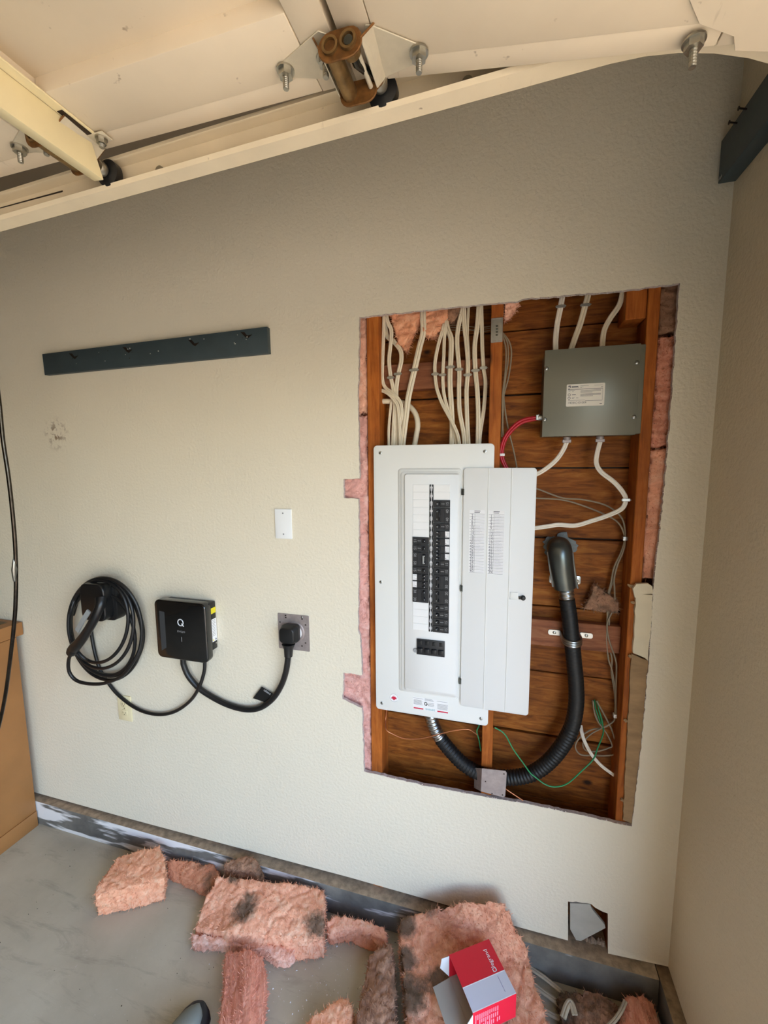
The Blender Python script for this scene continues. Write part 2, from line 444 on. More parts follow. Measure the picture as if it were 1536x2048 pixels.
def fluff(name, mat, bmf, voxel=0.006, amp=0.008, freq=12, amp2=0.004, freq2=60, stretch=(1, 1, 1), parent=None, seed=0, fibres=1.0, clamp=None, rot=0.0):
    """a torn piece of glass wool: solid -> even voxel skin -> pushed about by noise, with loose fibres on it"""
    o = bmf.build(name, mat, None, smooth=0)
    md = o.modifiers.new('r', 'REMESH'); md.mode = 'VOXEL'; md.voxel_size = voxel
    dg = bpy.context.evaluated_depsgraph_get(); dg.update()
    me = bpy.data.meshes.new_from_object(o.evaluated_get(dg))
    o.modifiers.clear(); old = o.data; o.data = me; bpy.data.meshes.remove(old)
    me.materials.clear(); me.materials.append(M[mat])
    st = Vector(stretch); off = Vector((seed * 3.1, seed * 1.7, seed * 2.3))
    nrm = [v.normal.copy() for v in me.vertices]
    for v, n in zip(me.vertices, nrm):
        w_ = Matrix.Rotation(-rot, 3, 'Z') @ v.co if rot else v.co
        q = Vector((w_.x * st.x, w_.y * st.y, w_.z * st.z)) + off
        d = noise.fractal(q * freq, 1.0, 2.0, 2) * amp * .8
        r1 = 1 - abs(noise.noise(q * freq * 2.3 + Vector((5, 2, 1)))) * 2
        d += (max(0, r1) ** 4 - .15) * -amp * .6
        lay = noise.noise(Vector((q.x * 14, q.y * 14, q.z * 95)))      # torn layers show on the sides
        d += lay * .0045 * (1 - abs(n.z))
        d += noise.fractal(q * freq2 * 1.6, 0.8, 2.1, 3) * amp2 * .75
        v.co = v.co + n * d
    if clamp: clamp(o)
    me.shade_smooth(); me.update()
    rnd = random.Random(seed); fb = MB(); vs = me.vertices; N = len(vs)
    area = N * voxel * voxel
    for _ in range(int(area * 26000 * fibres)):
        v = vs[rnd.randrange(N)]
        if v.co.z < .006: continue
        dr = v.normal * rnd.uniform(.05, .75) + Vector((rnd.uniform(-1, 1), rnd.uniform(-1, 1), rnd.uniform(-.7, .7))) * .8
        dr.normalize(); l = rnd.uniform(.005, .017); sd = dr.cross(v.normal)
        if sd.length < .01: continue
        sd = sd.normalized() * rnd.uniform(.0004, .0010)
        a_ = v.co - v.normal * .001; mid = a_ + dr * l * .55 + v.normal * rnd.uniform(0, .002); e_ = a_ + dr * l + Vector((0, 0, -rnd.uniform(0, .003)))
        fb.add([a_ - sd, a_ + sd, mid + sd * .7, mid - sd * .7, e_], [(0, 1, 2, 3), (3, 2, 4)])
    f_ = fb.build('loose_fibres', mat, o, smooth=0, recalc=False); f_['kind'] = 'stuff'
    if clamp: clamp(f_)
    if parent: attach(o, parent)
    return o
def floor_clamp(o, z=0.001, ymax=-0.031, curb=0.12):
    for v in o.data.vertices:
        if v.co.z < z: v.co.z = z
        if v.co.z < curb + .003 and v.co.y > ymax: v.co.y = ymax
        if v.co.y > -0.002: v.co.y = -0.002

# ================================================================== SETTING
XR = 0.533          # face of the front wall (photo's right wall)
DRY = 0.013         # drywall thickness, studs start here
SH = 0.102          # face of the board sheathing
CEIL = 2.72
CURB_Z, CURB_Y = 0.118, -0.030
def jag(pts, amp=0.0018, step=0.012):
    out = []
    for i in range(len(pts) - 1):
        a, b = Vector(pts[i]), Vector(pts[i + 1]); n = max(1, int((b - a).length / step))
        for k in range(n):
            p = a.lerp(b, k / n)
            if k: p += Vector((random.uniform(-amp, amp), 0, random.uniform(-amp, amp)))
            out.append(p)
    return out
wall_back = empty('wall_back', (-1.0, 0.0, 0.0)); struct(wall_back)
hole_px = [(719, 634), (850, 620), (980, 607), (1035, 603), (1045, 598), (1247, 581), (1360, 566), (1334, 915), (1322, 1040), (1308, 1166), (1303, 1240),
           (1298, 1318), (1283, 1490), (1264, 1653), (1160, 1630), (1060, 1609), (950, 1590), (853, 1572), (728, 1543), (724, 1416), (685, 1398), (687, 1345),
           (724, 1351), (720, 1271), (716, 1262), (718, 1100), (717, 998), (688, 996), (687, 958), (719, 957), (716, 800), (719, 634)]
hole = jag([W(*q) for q in hole_px])
bot_px = [(71, 1585), (268, 1640), (508, 1704), (700, 1755), (886, 1808), (1040, 1855), (1136, 1881)]
bot = [Vector((-5, 0, 0.128))] + [W(*q) for q in bot_px]
bot += jag([W(1136, 1803), W(1152, 1803), W(1165, 1806), W(1182, 1808), W(1190, 1815), W(1216, 1827)], 0.002) + [W(1216, 1827), W(1216, 1907), W(1331, 1932)]
ZB = bot[-1].z
outer = bot + [Vector((XR, 0, ZB)), Vector((XR, 0, CEIL)), Vector((-5, 0, CEIL))]
bm = bmesh.new()
def loop(pts):
    vs = [bm.verts.new((p.x, 0, p.z)) for p in pts]
    return [bm.edges.new((vs[i], vs[(i + 1) % len(vs)])) for i in range(len(vs))]
es = loop(outer) + loop(hole)
bmesh.ops.triangle_fill(bm, use_beauty=True, edges=es)
for f in bm.faces:
    f.normal_update()
    if f.normal.y > 0: f.normal_flip()
ret = bmesh.ops.extrude_face_region(bm, geom=list(bm.faces))
bmesh.ops.translate(bm, vec=(0, DRY, 0), verts=[g for g in ret['geom'] if isinstance(g, bmesh.types.BMVert)])
bmesh.ops.recalc_face_normals(bm, faces=bm.faces)
for f in bm.faces: f.material_index = 0 if f.normal.y < -0.5 else 1
me = bpy.data.meshes.new('drywall'); bm.to_mesh(me); bm.free()
me.materials.append(M['wall_paint']); me.materials.append(M['gypsum'])
drywall = bpy.data.objects.new('drywall', me); COL.objects.link(drywall); attach(drywall, wall_back)

# torn edge of face paper standing around the cut-out
mb = MB()
hp = jag([W(*q) for q in hole_px], 0.0012, 0.006)
cx = W(1000, 1100)
for i in range(len(hp) - 1):
    a, b = hp[i], hp[i + 1]
    if random.random() < 0.72:
        d = Vector((cx.x - a.x, 0, cx.z - a.z)).normalized()
        l = random.uniform(0.0005, 0.0045)
        mb.add([a + Vector((0, -.0003, 0)), b + Vector((0, -.0003, 0)), (a + b) / 2 + d * l + Vector((0, random.uniform(-.003, .002), 0))], [(0, 1, 2)])
mb.build('torn_edge', 'gypsum', wall_back, smooth=0, recalc=False)['kind'] = 'stuff'

# board sheathing, board by board
seams_px = [(1100, 560), (1100, 655), (1100, 786), (1100, 936), (1100, 1076), (1100, 1213), (1100, 1346), (1100, 1473), (1100, 1600)]
zs = [W(x, y, SH).z for x, y in seams_px]
zs = [zs[0] + .24 * 2, zs[0] + .24] + zs + [zs[-1] - .22, 0.20, 0.0]
for i in range(len(zs) - 1):
    if zs[i] - zs[i + 1] < 0.01: continue
    cupped = 0.003 * (i % 3)
    MB().box((-2.6, SH + cupped, zs[i + 1] + 0.0025), (XR + .1, SH + .022, zs[i] - 0.0025)).build('sheathing_board', 'sheathing', wall_back, bevel=0.0015, bseg=1)
MB().box((-5.0, SH + .024, 0), (XR + .15, SH + .03, CEIL)).build('building_paper', 'nail_dark', wall_back)

# studs
def stud(xl, xr, z0=CURB_Z + .002, z1=CEIL, y0=DRY + .0005, y1=SH - .001, n='stud'):
    return MB().box((xl, y0, z0), (xr, y1, z1)).build(n, 'stud_wood', wall_back, bevel=0.002, bseg=1)
sxl = W(738, 1100, DRY).x
stud(sxl, sxl + 0.040)
smx0, smx1 = W(979.5, 760, DRY).x, W(1003.5, 760, DRY).x
stud(smx0, smx1, z0=W(985, 1537, DRY).z)
stud(smx0, smx1, z1=W(985, 1588, DRY).z)
srx0, srx1 = W(1265, 1100, DRY).x, W(1288, 1100, DRY).x
stud(srx0, srx1)
stud(-1.15, -1.11)
# short blocks nailed between the studs
zb = W(1270, 640, .03).z
MB().box((W(1252, 610, .02).x, .020, zb), (srx0 - .001, SH - .001, CEIL - .02)).build('block', 'stud_wood', wall_back, bevel=.002, bseg=1)
nz1, nz0 = W(870, 723, .055).z, W(870, 776, .055).z
MB().box((sxl + .041, .055, nz0), (smx0 - .001, SH - .001, nz1)).build('nailer', 'nailer_wood', wall_back, bevel=.002, bseg=1)
mz1, mz0 = W(1150, 1246, .07).z, W(1150, 1299, .07).z
MB().box((smx1 + .001, .072, mz0), (srx0 - .001, SH - .001, mz1)).build('nailer', 'nailer_wood', wall_back, bevel=.002, bseg=1)

# strip of wallboard left on the right stud: torn brown paper below, painted scrap above
def poly_part(name, px, y0, y1, mat, bev=0.0, thick_jag=0.0015):
    pts = jag([W(q[0], q[1], y0) for q in px + [px[0]]], thick_jag, 0.015)
    return MB().prismY([(p.x, p.z) for p in pts], y0, y1).build(name, mat, wall_back, smooth=0)
poly_part('torn_strip', [(1263, 1308), (1297, 1322), (1283, 1490), (1265, 1648), (1246, 1640), (1253, 1500)], 0.004, DRY - .0005, 'torn_paper')
poly_part('painted_scrap', [(1272, 1190), (1305, 1190), (1303, 1240), (1296, 1322), (1290, 1316), (1266, 1306)], -0.0005, DRY - .001, 'paint_scrap')
poly_part('painted_scrap', [(1266, 1178), (1273, 1168), (1296, 1167), (1305, 1173), (1306, 1187), (1278, 1190), (1270, 1196)], -0.006, 0.004, 'paint_scrap')
for cxp, cyp in ((1268, 1205), (1262, 1312), (1254, 1442), (1246, 1600), (1262, 1172)):
    c = W(cxp, cyp, 0.008)
    b_ = MB(); b_.sphere((0, 0, 0), 1, 8, 5)
    b_.v = [c + Vector((v.x * .009, v.y * .004, v.z * .0045)) * (1 + 1.1 * noise.noise(v * 2.2 + c * 40)) for v in b_.v]
    b_.build('gypsum_crumb', 'torn_paper', wall_back, smooth=0)

# rest of the room
struct(MB().box((-5, -6.5, -.1), (XR + .16, CURB_Y + .14, 0)).build('floor', 'concrete'))
c_ = MB(); c_.box((-5, CURB_Y, 0), (XR - .03, SH + .02, CURB_Z))
ob = c_.build('baseboard_back', ['curb_face', 'curb_dust'], bevel=.004); struct(ob)
for f in ob.data.polygons: f.material_index = 1 if f.normal.z > .8 else 0
c_ = MB(); c_.box((XR - .03, -.58, 0), (XR + .14, SH + .02, CURB_Z))
ob = c_.build('baseboard_right', ['curb_face', 'curb_dust'], bevel=.004); struct(ob)
for f in ob.data.polygons: f.material_index = 1 if f.normal.z > .8 else 0
fw = empty('wall_right', (XR, -.3, 0)); struct(fw)
MB().box((XR, -.58, ZB), (XR + .14, .12, CEIL)).build('return_panel', 'wall_paint_plain', fw)
MB().box((XR, -5.5, 2.15), (XR + .14, -.58, CEIL)).build('header', 'wall_paint_plain', fw)
MB().box((XR, -6.5, 0), (XR + .14, -5.5, CEIL)).build('return_panel', 'wall_paint_plain', fw)
struct(MB().box((-5.1, -6.5, 0), (-5, .13, CEIL)).build('wall_left', 'dark_unseen_wall'))
struct(MB().box((-5, -6.6, 0), (XR + .16, -6.5, CEIL)).build('wall_front', 'dark_unseen_wall'))
struct(MB().box((-5.1, -6.6, CEIL), (XR + .16, .14, CEIL + .1)).build('ceiling', 'ceiling_paint'))
struct(tag(MB().box((XR + .16, -14, -.12), (16, 8, -.02)).build('driveway', 'driveway'), 'pale concrete driveway outside the open garage door', 'driveway'))

# ---------------------------------------------------------------- insulation still inside the wall (left bay, right bay)
def slab(x0, x1, z0, z1, y0, y1): return MB().box((x0, y0, z0), (x1, y1, z1))
zt, zbm = W(720, 640, .02).z, W(735, 1545, .02).z
o = fluff('wall_insulation', 'insulation_pale', slab(-1.105, sxl - .004, zbm - .1, zt - .30, .024, .096), .006, .010, 12, .005, 60, seed=3)
tag(o, 'pink batt showing in the slit left of the left stud', 'insulation')
o = fluff('wall_insulation', 'insulation_pink', slab(sxl - .075, sxl - .004, zt - .292, zt + .12, .026, .09), .006, .010, 14, .005, 60, seed=5)
tag(o, 'pale pink batt at the top left corner of the wall cut-out', 'insulation')
zt2 = W(1340, 590, .02).z
o = fluff('wall_insulation', 'insulation_brown', slab(srx1 + .003, srx1 + .07, zt2 - .09, zt2 + .12, .03, .09), .006, .010, 16, .005, 60, seed=8)
tag(o, 'grey brown batt at the top right corner of the wall cut-out', 'insulation')
o = fluff('wall_insulation', 'insulation_fibre', slab(srx1 + .003, srx1 + .062, W(1310, 890, .02).z, zt2 - .10, .024, .09), .006, .010, 14, .005, 60, seed=9)
tag(o, 'long reddish pink batt right of the right stud beside the grey box', 'insulation')
o = fluff('wall_insulation', 'insulation', slab(srx1 + .003, srx1 + .055, W(1300, 1160, .02).z, W(1310, 900, .02).z, .024, .09), .006, .010, 15, .005, 60, seed=10)
tag(o, 'short pink batt right of the right stud above the painted scrap', 'insulation')
def clump(px, y0, y1, mat, label, seed, amp=.012, parent=None):
    pts = [W(q[0], q[1], (y0 + y1) / 2) for q in px]
    o = fluff('insulation_clump', mat, MB().prismY([(p.x, p.z) for p in pts], y0, y1), .005, amp, 16, .004, 60, seed=seed)
    return tag(o, label, 'insulation')
clump([(778, 600), (895, 600), (898, 640), (885, 655), (868, 676), (852, 672), (842, 640), (822, 676), (812, 705), (800, 690), (788, 650)], .045, .092, 'insulation_clean',
      'peach tuft of insulation hanging above the white cables in the left bay', 21)
clump([(1010, 588), (1040, 588), (1036, 612), (1018, 636), (1008, 640)], .02, .06, 'insulation_pink', 'small pink tuft at the top of the middle stud', 22, .008)
clump([(898, 600), (925, 600), (922, 630), (905, 650), (897, 636)], .05, .09, 'insulation_brown', 'dark brown tuft beside the cables at the top of the left bay', 23, .008)
clump([(1188, 1168), (1205, 1180), (1236, 1200), (1234, 1226), (1205, 1222), (1165, 1216), (1175, 1198)], .062, .088, 'insulation_brown',
      'grey pink tuft stuck to the boards right of the black conduit', 24, .007)

# ---------------------------------------------------------------- loose drywall piece in the lower cut-out
pts = [W(*q, .004) for q in [(1140, 1806), (1180, 1808), (1184, 1818), (1210, 1850), (1211, 1856), (1162, 1882), (1152, 1880), (1140, 1858)]]
o = MB().prismY([(p.x, p.z) for p in pts], .003, .014).build('drywall_offcut', 'grey_drywall', bevel=.001, bseg=1)
tag(o, 'broken grey drywall offcut hanging in the small square cut-out near the floor', 'drywall')
for k, (a, b2, s_) in enumerate([(1182, 1886, .013), (1198, 1893, .010), (1172, 1893, .009), (1205, 1880, .011), (1189, 1899, .007)]):
    c = W(a, b2, .03); c.z = CURB_Z + s_ * .55
    q = MB(); q.sphere((0, 0, 0), 1, 7, 5)
    q.v = [c + v * s_ * (1 + .5 * noise.noise(v * 2.3 + Vector((k * 7, 0, 0)))) * .9 for v in q.v]
    for v in q.v: v.z = max(v.z, CURB_Z + .0005)
    o = q.build('rubble_lump', 'debris', smooth=0)
    tag(o, 'crumbled plaster lump on the curb under the broken drywall offcut', 'rubble', 'plaster lumps in the small cut-out')

# ================================================================== GARAGE DOOR (open overhead) AND TRACK
ZA = 2.28
JX = -0.235                      # joint between the two sections in view
YE = -0.640                      # edge of the door beside the track
gdoor = empty('garage_door', (JX, -3.0, ZA)); 
tag(gdoor, 'open cream panelled overhead garage door seen from below', 'garage door')
def section(x0, length, tilt, name='door_section'):
    """x0: right end for tilt 0; built with local x along the section, hinged at its joint"""
    base = empty(name, (x0, YE, ZA)); attach(base, gdoor)
    T = Matrix.Translation((x0, 0, ZA)) @ Matrix.Rotation(tilt, 4, 'Y')
    s = 1 if length > 0 else -1
    L = abs(length); g = .0012
    def bxx(n, xa, xb, ya, yb, za, zb_, mat='door_cream', bev=.0015):
        xa, xb = sorted((s * xa, s * xb))
        return MB().box((xa, ya, za), (xb, yb, zb_), mat=T).build(n, mat, base, bevel=bev, bseg=2)
    yend = -5.45
    bxx('field_panel', .004, L - .004, -.70, yend + .05, .024, .034)
    bxx('rail', .0025, .050, YE, yend, 0, .045)
    bxx('rail', L - .050, L - .0025, YE, yend, 0, .045)
    bxx('end_stile', .050 + g, L - .050 - g, YE, YE - .032, .0006, .045)
    bxx('end_stile', .050 + g, L - .050 - g, YE - .0325, YE - .122, -.0006, .045)
    y = YE - .122 - .46
    while y > yend + .2:
        bxx('stile', .050 + g, L - .050 - g, y, y - .09, 0, .045); y -= .55
    bxx('end_stile', .050 + g, L - .050 - g, yend + .1, yend, 0, .045)
    return base
section(JX - .0015, -.537, 0)
section(JX - .0015 - .540, -.535, 0)
section(JX - .0015 - 1.078, -.535, 0)
section(JX + .0025, .53, math.radians(8.0))

# --- track
X0t, Z0t, X1t, Z1t = -1.074, 2.209, 0.13, 2.2530
sl = (Z1t - Z0t) / (X1t - X0t)
path = [(-2.7, Z0t + (-2.7 - X0t) * sl)] + [(X0t + (X1t - X0t) * k / 8 , Z0t + (Z1t - Z0t) * k / 8) for k in range(0, 9)]
Rt = 0.37; a0 = math.atan(sl)
cxr, czr = X1t + Rt * math.sin(a0), Z1t - Rt * math.cos(a0)
for k in range(1, 15):
    a = a0 - (math.pi / 2 + a0) * k / 14
    path.append((cxr - Rt * math.sin(a), czr + Rt * math.cos(a)))
path.append((path[-1][0], 0.05))
prof = [(-.600, 0), (-.629, 0), (-.632, .007), (-.629, .007), (-.627, .0025), (-.6025, .0025), (-.6025, .0525), (-.624, .0525), (-.626, .048), (-.629, .048), (-.627, .055), (-.600, .055)]
rings = []
for i, (x, z) in enumerate(path):
    xa, za = path[max(i - 1, 0)]; xb, zb2 = path[min(i + 1, len(path) - 1)]
    t = Vector((xb - xa, 0, zb2 - za)).normalized(); n = Vector((-t.z, 0, t.x))
    rings.append([Vector((x, 0, z)) + n * q[1] + Vector((0, q[0], 0)) for q in prof])
mb = MB(); m_ = len(prof)
mb.add([v for R in rings for v in R], [(i * m_ + k, i * m_ + (k + 1) % m_, (i + 1) * m_ + (k + 1) % m_, (i + 1) * m_ + k) for i in range(len(rings) - 1) for k in range(m_)] + [tuple(range(m_)), tuple(range((len(rings) - 1) * m_, len(rings) * m_))])
track = mb.build('door_track', 'track_cream', smooth=30)
tag(track, 'cream steel C-shaped garage door track curving down at the right', 'track')
def track_z(x): return Z0t + (x - X0t) * sl
for px, py in ((935, 165), (320, 342)):
    c = W(px, py, -.6045); q = MB(); q.tube([c, c + Vector((0, -.003, 0)), c + Vector((0, -.005, 0))], [.009, .008, .004], 14); q.build('track_bolt', 'zinc', track)

for pa, pb in (((-60, 432), (125, 382)),):  # thin dark strip laid along the inner face of the track
    A_, B_ = W(*pa, -.6032), W(*pb, -.6032)
    q = MB(); q.prism([(A_.x, -.6032, A_.z - .0006), (B_.x, -.6032, B_.z - .0014), (B_.x, -.6032, B_.z + .0014), (A_.x, -.6032, A_.z + .0006)], [(A_.x, -.6026, A_.z - .0006), (B_.x, -.6026, B_.z - .0014), (B_.x, -.6026, B_.z + .0014), (A_.x, -.6026, A_.z + .0006)]); q.build('dark_line', 'nail_dark', track)

# --- roller hinges
def nut_bolt(c, parent, n=Vector((0, 0, -1)), L=.026, r=.0105):
    c = Vector(c)
    e = MB(); e.tube([c, c + n * .0025], r * 1.25, 18)
    hexa = [(math.cos(math.pi / 3 * k), math.sin(math.pi / 3 * k)) for k in range(6)]
    e.tube([c + n * .0025, c + n * .010], r, prof=hexa)
    ob_ = e.build('nut', 'zinc', parent)
    e = MB(); pth = [c + n * (.010 + (L - .010) * k / 12) for k in range(13)]
    e.tube(pth, [.0046 if k % 2 else .0040 for k in range(13)], 12); e.build('bolt_shank', 'zinc', parent, smooth=0)
def hinge(dx, tilt_r, with_right=True, label=None):
    """leaf plates on both sections, knuckle tubes along the door's width and a roller in the track"""
    D = Vector((dx, 0, 0))
    def pf(px, py, z=ZA - .0022): return FZ(px, py, z) + D
    h = empty('roller_hinge', pf(700, 110)); attach(h, gdoor)
    if label: h['label'] = label
    # left leaf
    lp = [pf(*q) for q in [(556, 150), (553, 138), (572, 118), (636, 62), (662, 72), (686, 150), (672, 160), (580, 156)]]
    MB().prism([p for p in lp], [p + Vector((0, 0, .002)) for p in lp]).build('leaf', 'hinge_zinc', h, bevel=.0006, bseg=1)
    if with_right:
        rp = [pf(*q) for q in [(730, 38), (742, 36), (838, 62), (857, 76), (852, 92), (775, 140), (770, 160), (745, 160), (728, 100)]]
        ttl = math.tan(tilt_r)
        rp = [Vector((p.x, p.y, ZA - .003 - (p.x - (JX + dx)) * ttl)) for p in rp]
        MB().prism(rp, [p + Vector((0, 0, .002)) for p in rp]).build('leaf', 'hinge_zinc', h, bevel=.0006, bseg=1)
        p = pf(838, 78); nut_bolt((p.x, p.y, ZA - .003 - (p.x - JX - dx) * ttl), h)
    for q in ((571, 140), (651, 116)):
        nut_bolt(pf(*q), h)
    # knuckle bracket (rust edged, folded plate) hanging under the joint
    xc = pf(697, 100).x
    ya, yb = -.730, -.654
    zc = ZA - .026
    roll_z = track_z(JX + dx + .035) + .0275
    xa_, xb_ = xc - .0125, xc + .0135             # the two knuckles
    def eight(r):                                  # rounded outline round both knuckles
        out = []
        for k in range(9): a = math.radians(90 + 180 * k / 8); out.append((xa_ + r * math.cos(a), zc + r * math.sin(a)))
        for k in range(9): a = math.radians(-90 + 180 * k / 8); out.append((xb_ + r * math.cos(a), zc + r * math.sin(a)))
        return out
    q = MB(); q.prismY(eight(.0185), ya - .0015, ya + .0015); q.build('end_cap', 'rust', h, bevel=.0008, bseg=1)
    q = MB(); q.prismY(eight(.0165), yb - .0015, yb + .0015); q.build('end_cap', 'rust', h, bevel=.0008, bseg=1)
    for sgn, x_ in ((-1, xa_ - .016), (1, xb_ + .016)):   # folded cheeks up to the leaves
        q = MB(); xo_ = x_ + sgn * (.016 if sgn > 0 else .006)
        q.prism([(x_, ya, zc), (x_, yb, zc), (xo_, yb + .008, ZA - .0028), (xo_ + sgn * .006, ya + .006, ZA - .0028)],
                [(x_ + sgn * .0015, ya, zc), (x_ + sgn * .0015, yb, zc), (xo_ + sgn * .0018, yb + .008, ZA - .0028), (xo_ + sgn * .0078, ya + .006, ZA - .0028)])
        q.build('cheek', 'hinge_zinc', h)
        q = MB(); q.tube([(x_, ya - .001, zc), (xo_ + sgn * .006, ya + .006, ZA - .003)], .0014, 6); q.tube([(x_, yb + .001, zc), (xo_, yb + .008, ZA - .003)], .0014, 6); q.build('rusty_edge', 'rust', h)
    def hollow(n, x, z, r, y0, y1, mat):
        q = MB(); pts = 20
        ro = [[Vector((x + rr * math.cos(2 * math.pi * k / pts), yy, z + rr * math.sin(2 * math.pi * k / pts))) for k in range(pts)] for rr, yy in ((r, y1), (r, y0), (r * .72, y0), (r * .66, y0 + .02))]
        q.add([v for R in ro for v in R], [(i * pts + k, i * pts + (k + 1) % pts, (i + 1) * pts + (k + 1) % pts, (i + 1) * pts + k) for i in range(3) for k in range(pts)] + [tuple(range(3 * pts, 4 * pts)), tuple(range(pts))[::-1]])
        q.build(n, mat, h)
    hollow('knuckle_tube', xa_, zc, .0115, ya - .005, yb + .006, 'brass_dark')
    hollow('knuckle_tube', xb_, zc, .0115, ya - .006, ya + .016, 'brass_dark')
    q = MB(); q.tube([(xb_ + .006, ya + .016, zc + .002), (xb_ + .007, yb, zc + .003)], .0035, 10); q.build('pin', 'hinge_zinc', h)
    # roller: stem, hub and wheel
    xr_ = JX + dx + .042
    q = MB(); q.tube([(xb_, ya - .004, zc), (xb_, ya + .03, zc), (xr_ - .004, -.655, roll_z), (xr_, -.635, roll_z), (xr_, -.607, roll_z)], .0062, 14); q.build('roller_stem', 'steel_dark', h)
    q = MB(); q.tube([(xr_, -.650, roll_z), (xr_, -.645, roll_z), (xr_, -.637, roll_z)], [.011, .0125, .011], 18); q.build('roller_hub', 'zinc', h)
    q = MB(); q.tube([(xr_, -.634, roll_z), (xr_, -.631, roll_z), (xr_, -.618, roll_z), (xr_, -.612, roll_z)], [.017, .0235, .0235, .018], 26); q.build('roller_wheel', 'black_rubber', h)
hinge(0.0, math.radians(8), True, 'rusty roller hinge at the joint of two door sections')
hinge(-.5415, 0.0, False, 'roller hinge beside the cream strut')

# --- reinforcing strut across the door
sx0, sx1 = JX - .5415 + .012, JX - .5415 + .062
zs0 = ZA - .052
st = empty('strut', (sx0, -1.2, ZA)); attach(st, gdoor)
q = MB()
yA, yB = -.672, -5.3
q.prism([(sx0 + .010, yA + .030, zs0 + .002), (sx0 + .034, yA + .030, zs0), (sx0 + .044, yA, ZA - .003), (sx0 + .002, yA, ZA - .003)],
        [(sx0 + .010, yB, zs0 + .002), (sx0 + .034, yB, zs0), (sx0 + .044, yB, ZA - .003), (sx0 + .002, yB, ZA - .003)])
q.build('channel', 'strut_cream', st, bevel=.002)
MB().box((sx0 + .044, yA + .004, ZA - .004), (sx0 + .062, yB, ZA - .001)).build('flange', 'strut_cream', st, bevel=.0005, bseg=1)
MB().box((sx0 + .047, yA - .004, ZA - .0048), (sx0 + .058, yA - .062, ZA - .0042)).build('slot', 'nail_dark', st)
MB().box((sx0 + .046, yA + .012, ZA - .0055), (sx0 + .080, yA - .010, ZA - .0035)).build('clip', 'hinge_zinc', st, bevel=.0006)
nut_bolt((sx0 + .066, yA + .001, ZA - .0055), st, L=.016, r=.008)

# bottom bracket bolts at the far right of the tilted section
t8 = math.tan(math.radians(8))
for px, py in ((1392, 28),):
    p = FZ(px, py, ZA - (.27) * t8); zz = ZA - (p.x - JX) * t8 - .0025
    bb = empty('corner_bracket', (p.x, p.y, zz)); attach(bb, gdoor)
    cr = [FZ(a, b_, zz) for a, b_ in ((1376, 2), (1392, -20), (1560, -20), (1560, 78), (1470, 88), (1468, 62), (1398, 48))]
    MB().prism([(v.x, v.y, ZA - (v.x - JX) * t8 - .003) for v in cr], [(v.x, v.y, ZA - (v.x - JX) * t8 - .0008) for v in cr]).build('bracket_plate', 'door_cream', bb, bevel=.0006, bseg=1)
    nut_bolt((p.x, p.y, zz - .001), bb, L=.03, r=.0105)

# ================================================================== ELECTRICAL PANEL
YP = -0.004                                  # front of the cover plate
pA, pB = W(747.5, 891, YP), W(976.8, 1452, YP)
px0 = W(749.5, 1150, YP).x; px1 = W(983, 1150, YP).x
pz1 = W(865, 889, YP).z; pz0 = W(865, 1435, YP).z
panel = empty('electrical_panel', ((px0 + px1) / 2, 0, pz0))
tag(panel, 'white upside-down breaker panel with its door swung open', 'electrical panel')
MB().prismY(rrect(px0, px1, pz0, pz1, .012), YP, YP + .003).build('cover', 'panel_white', panel, bevel=.0012)
MB().box((px0 + .03, YP + .004, pz0 + .03), (px1 - .03, SH - .004, pz1 - .02)).build('back_box', 'box_grey', panel, bevel=.002)
def ring(name, o, i, y0, y1, mat, r=.01, slope=.003):
    """raised embossing: sloped shoulder up to a flat top"""
    a = [(x, y0, z) for x, z in rrect(*o, r)]; b_ = [(x, y1, z) for x, z in rrect(*i, r)]
    q = MB(); n = len(a); q.add(a + b_, [(k, (k + 1) % n, n + (k + 1) % n, n + k) for k in range(n)] + [tuple(range(n, 2 * n))[::-1]])
    return q.build(name, mat, panel, smooth=50)
def PX(px, y=1150): return W(px, y, YP).x
def PZ(py, x=865): return W(x, py, YP).z
fx0, fx1 = PX(797), PX(920.5); fz1, fz0 = W(860, 936.5, YP).z, W(860, 1390, YP).z
ring('frame', (fx0, fx1, fz0, fz1), (fx0 + .004, fx1 - .002, fz0 + .003, fz1 - .004), YP, YP - .005, 'panel_white')
ring('frame_step', (fx0 + .009, fx1 - .003, fz0 + .006, fz1 - .010), (fx0 + .013, fx1 - .004, fz0 + .009, fz1 - .014), YP - .005, YP - .009, 'panel_white')
dx0, dx1 = PX(811.5), PX(914.5); dz1, dz0 = W(862, 948.5, YP).z, W(862, 1379, YP).z
ring('dead_front', (dx0 - .002, dx1 + .006, dz0 - .010, dz1 + .003), (dx0 + .001, dx1, dz0, dz1), YP - .009, YP - .016, 'panel_white_b', .008)
YD = YP - .016
def DX(px, py=1110): return W(px, py, YD).x
bz1, bz0 = W(845, 968.8, YD).z, W(838, 1260.5, YD).z
pit = (bz1 - bz0) / 20
LX0, LX1 = DX(825.5), DX(857.8); RX0, RX1 = DX(866.8), DX(899.2)
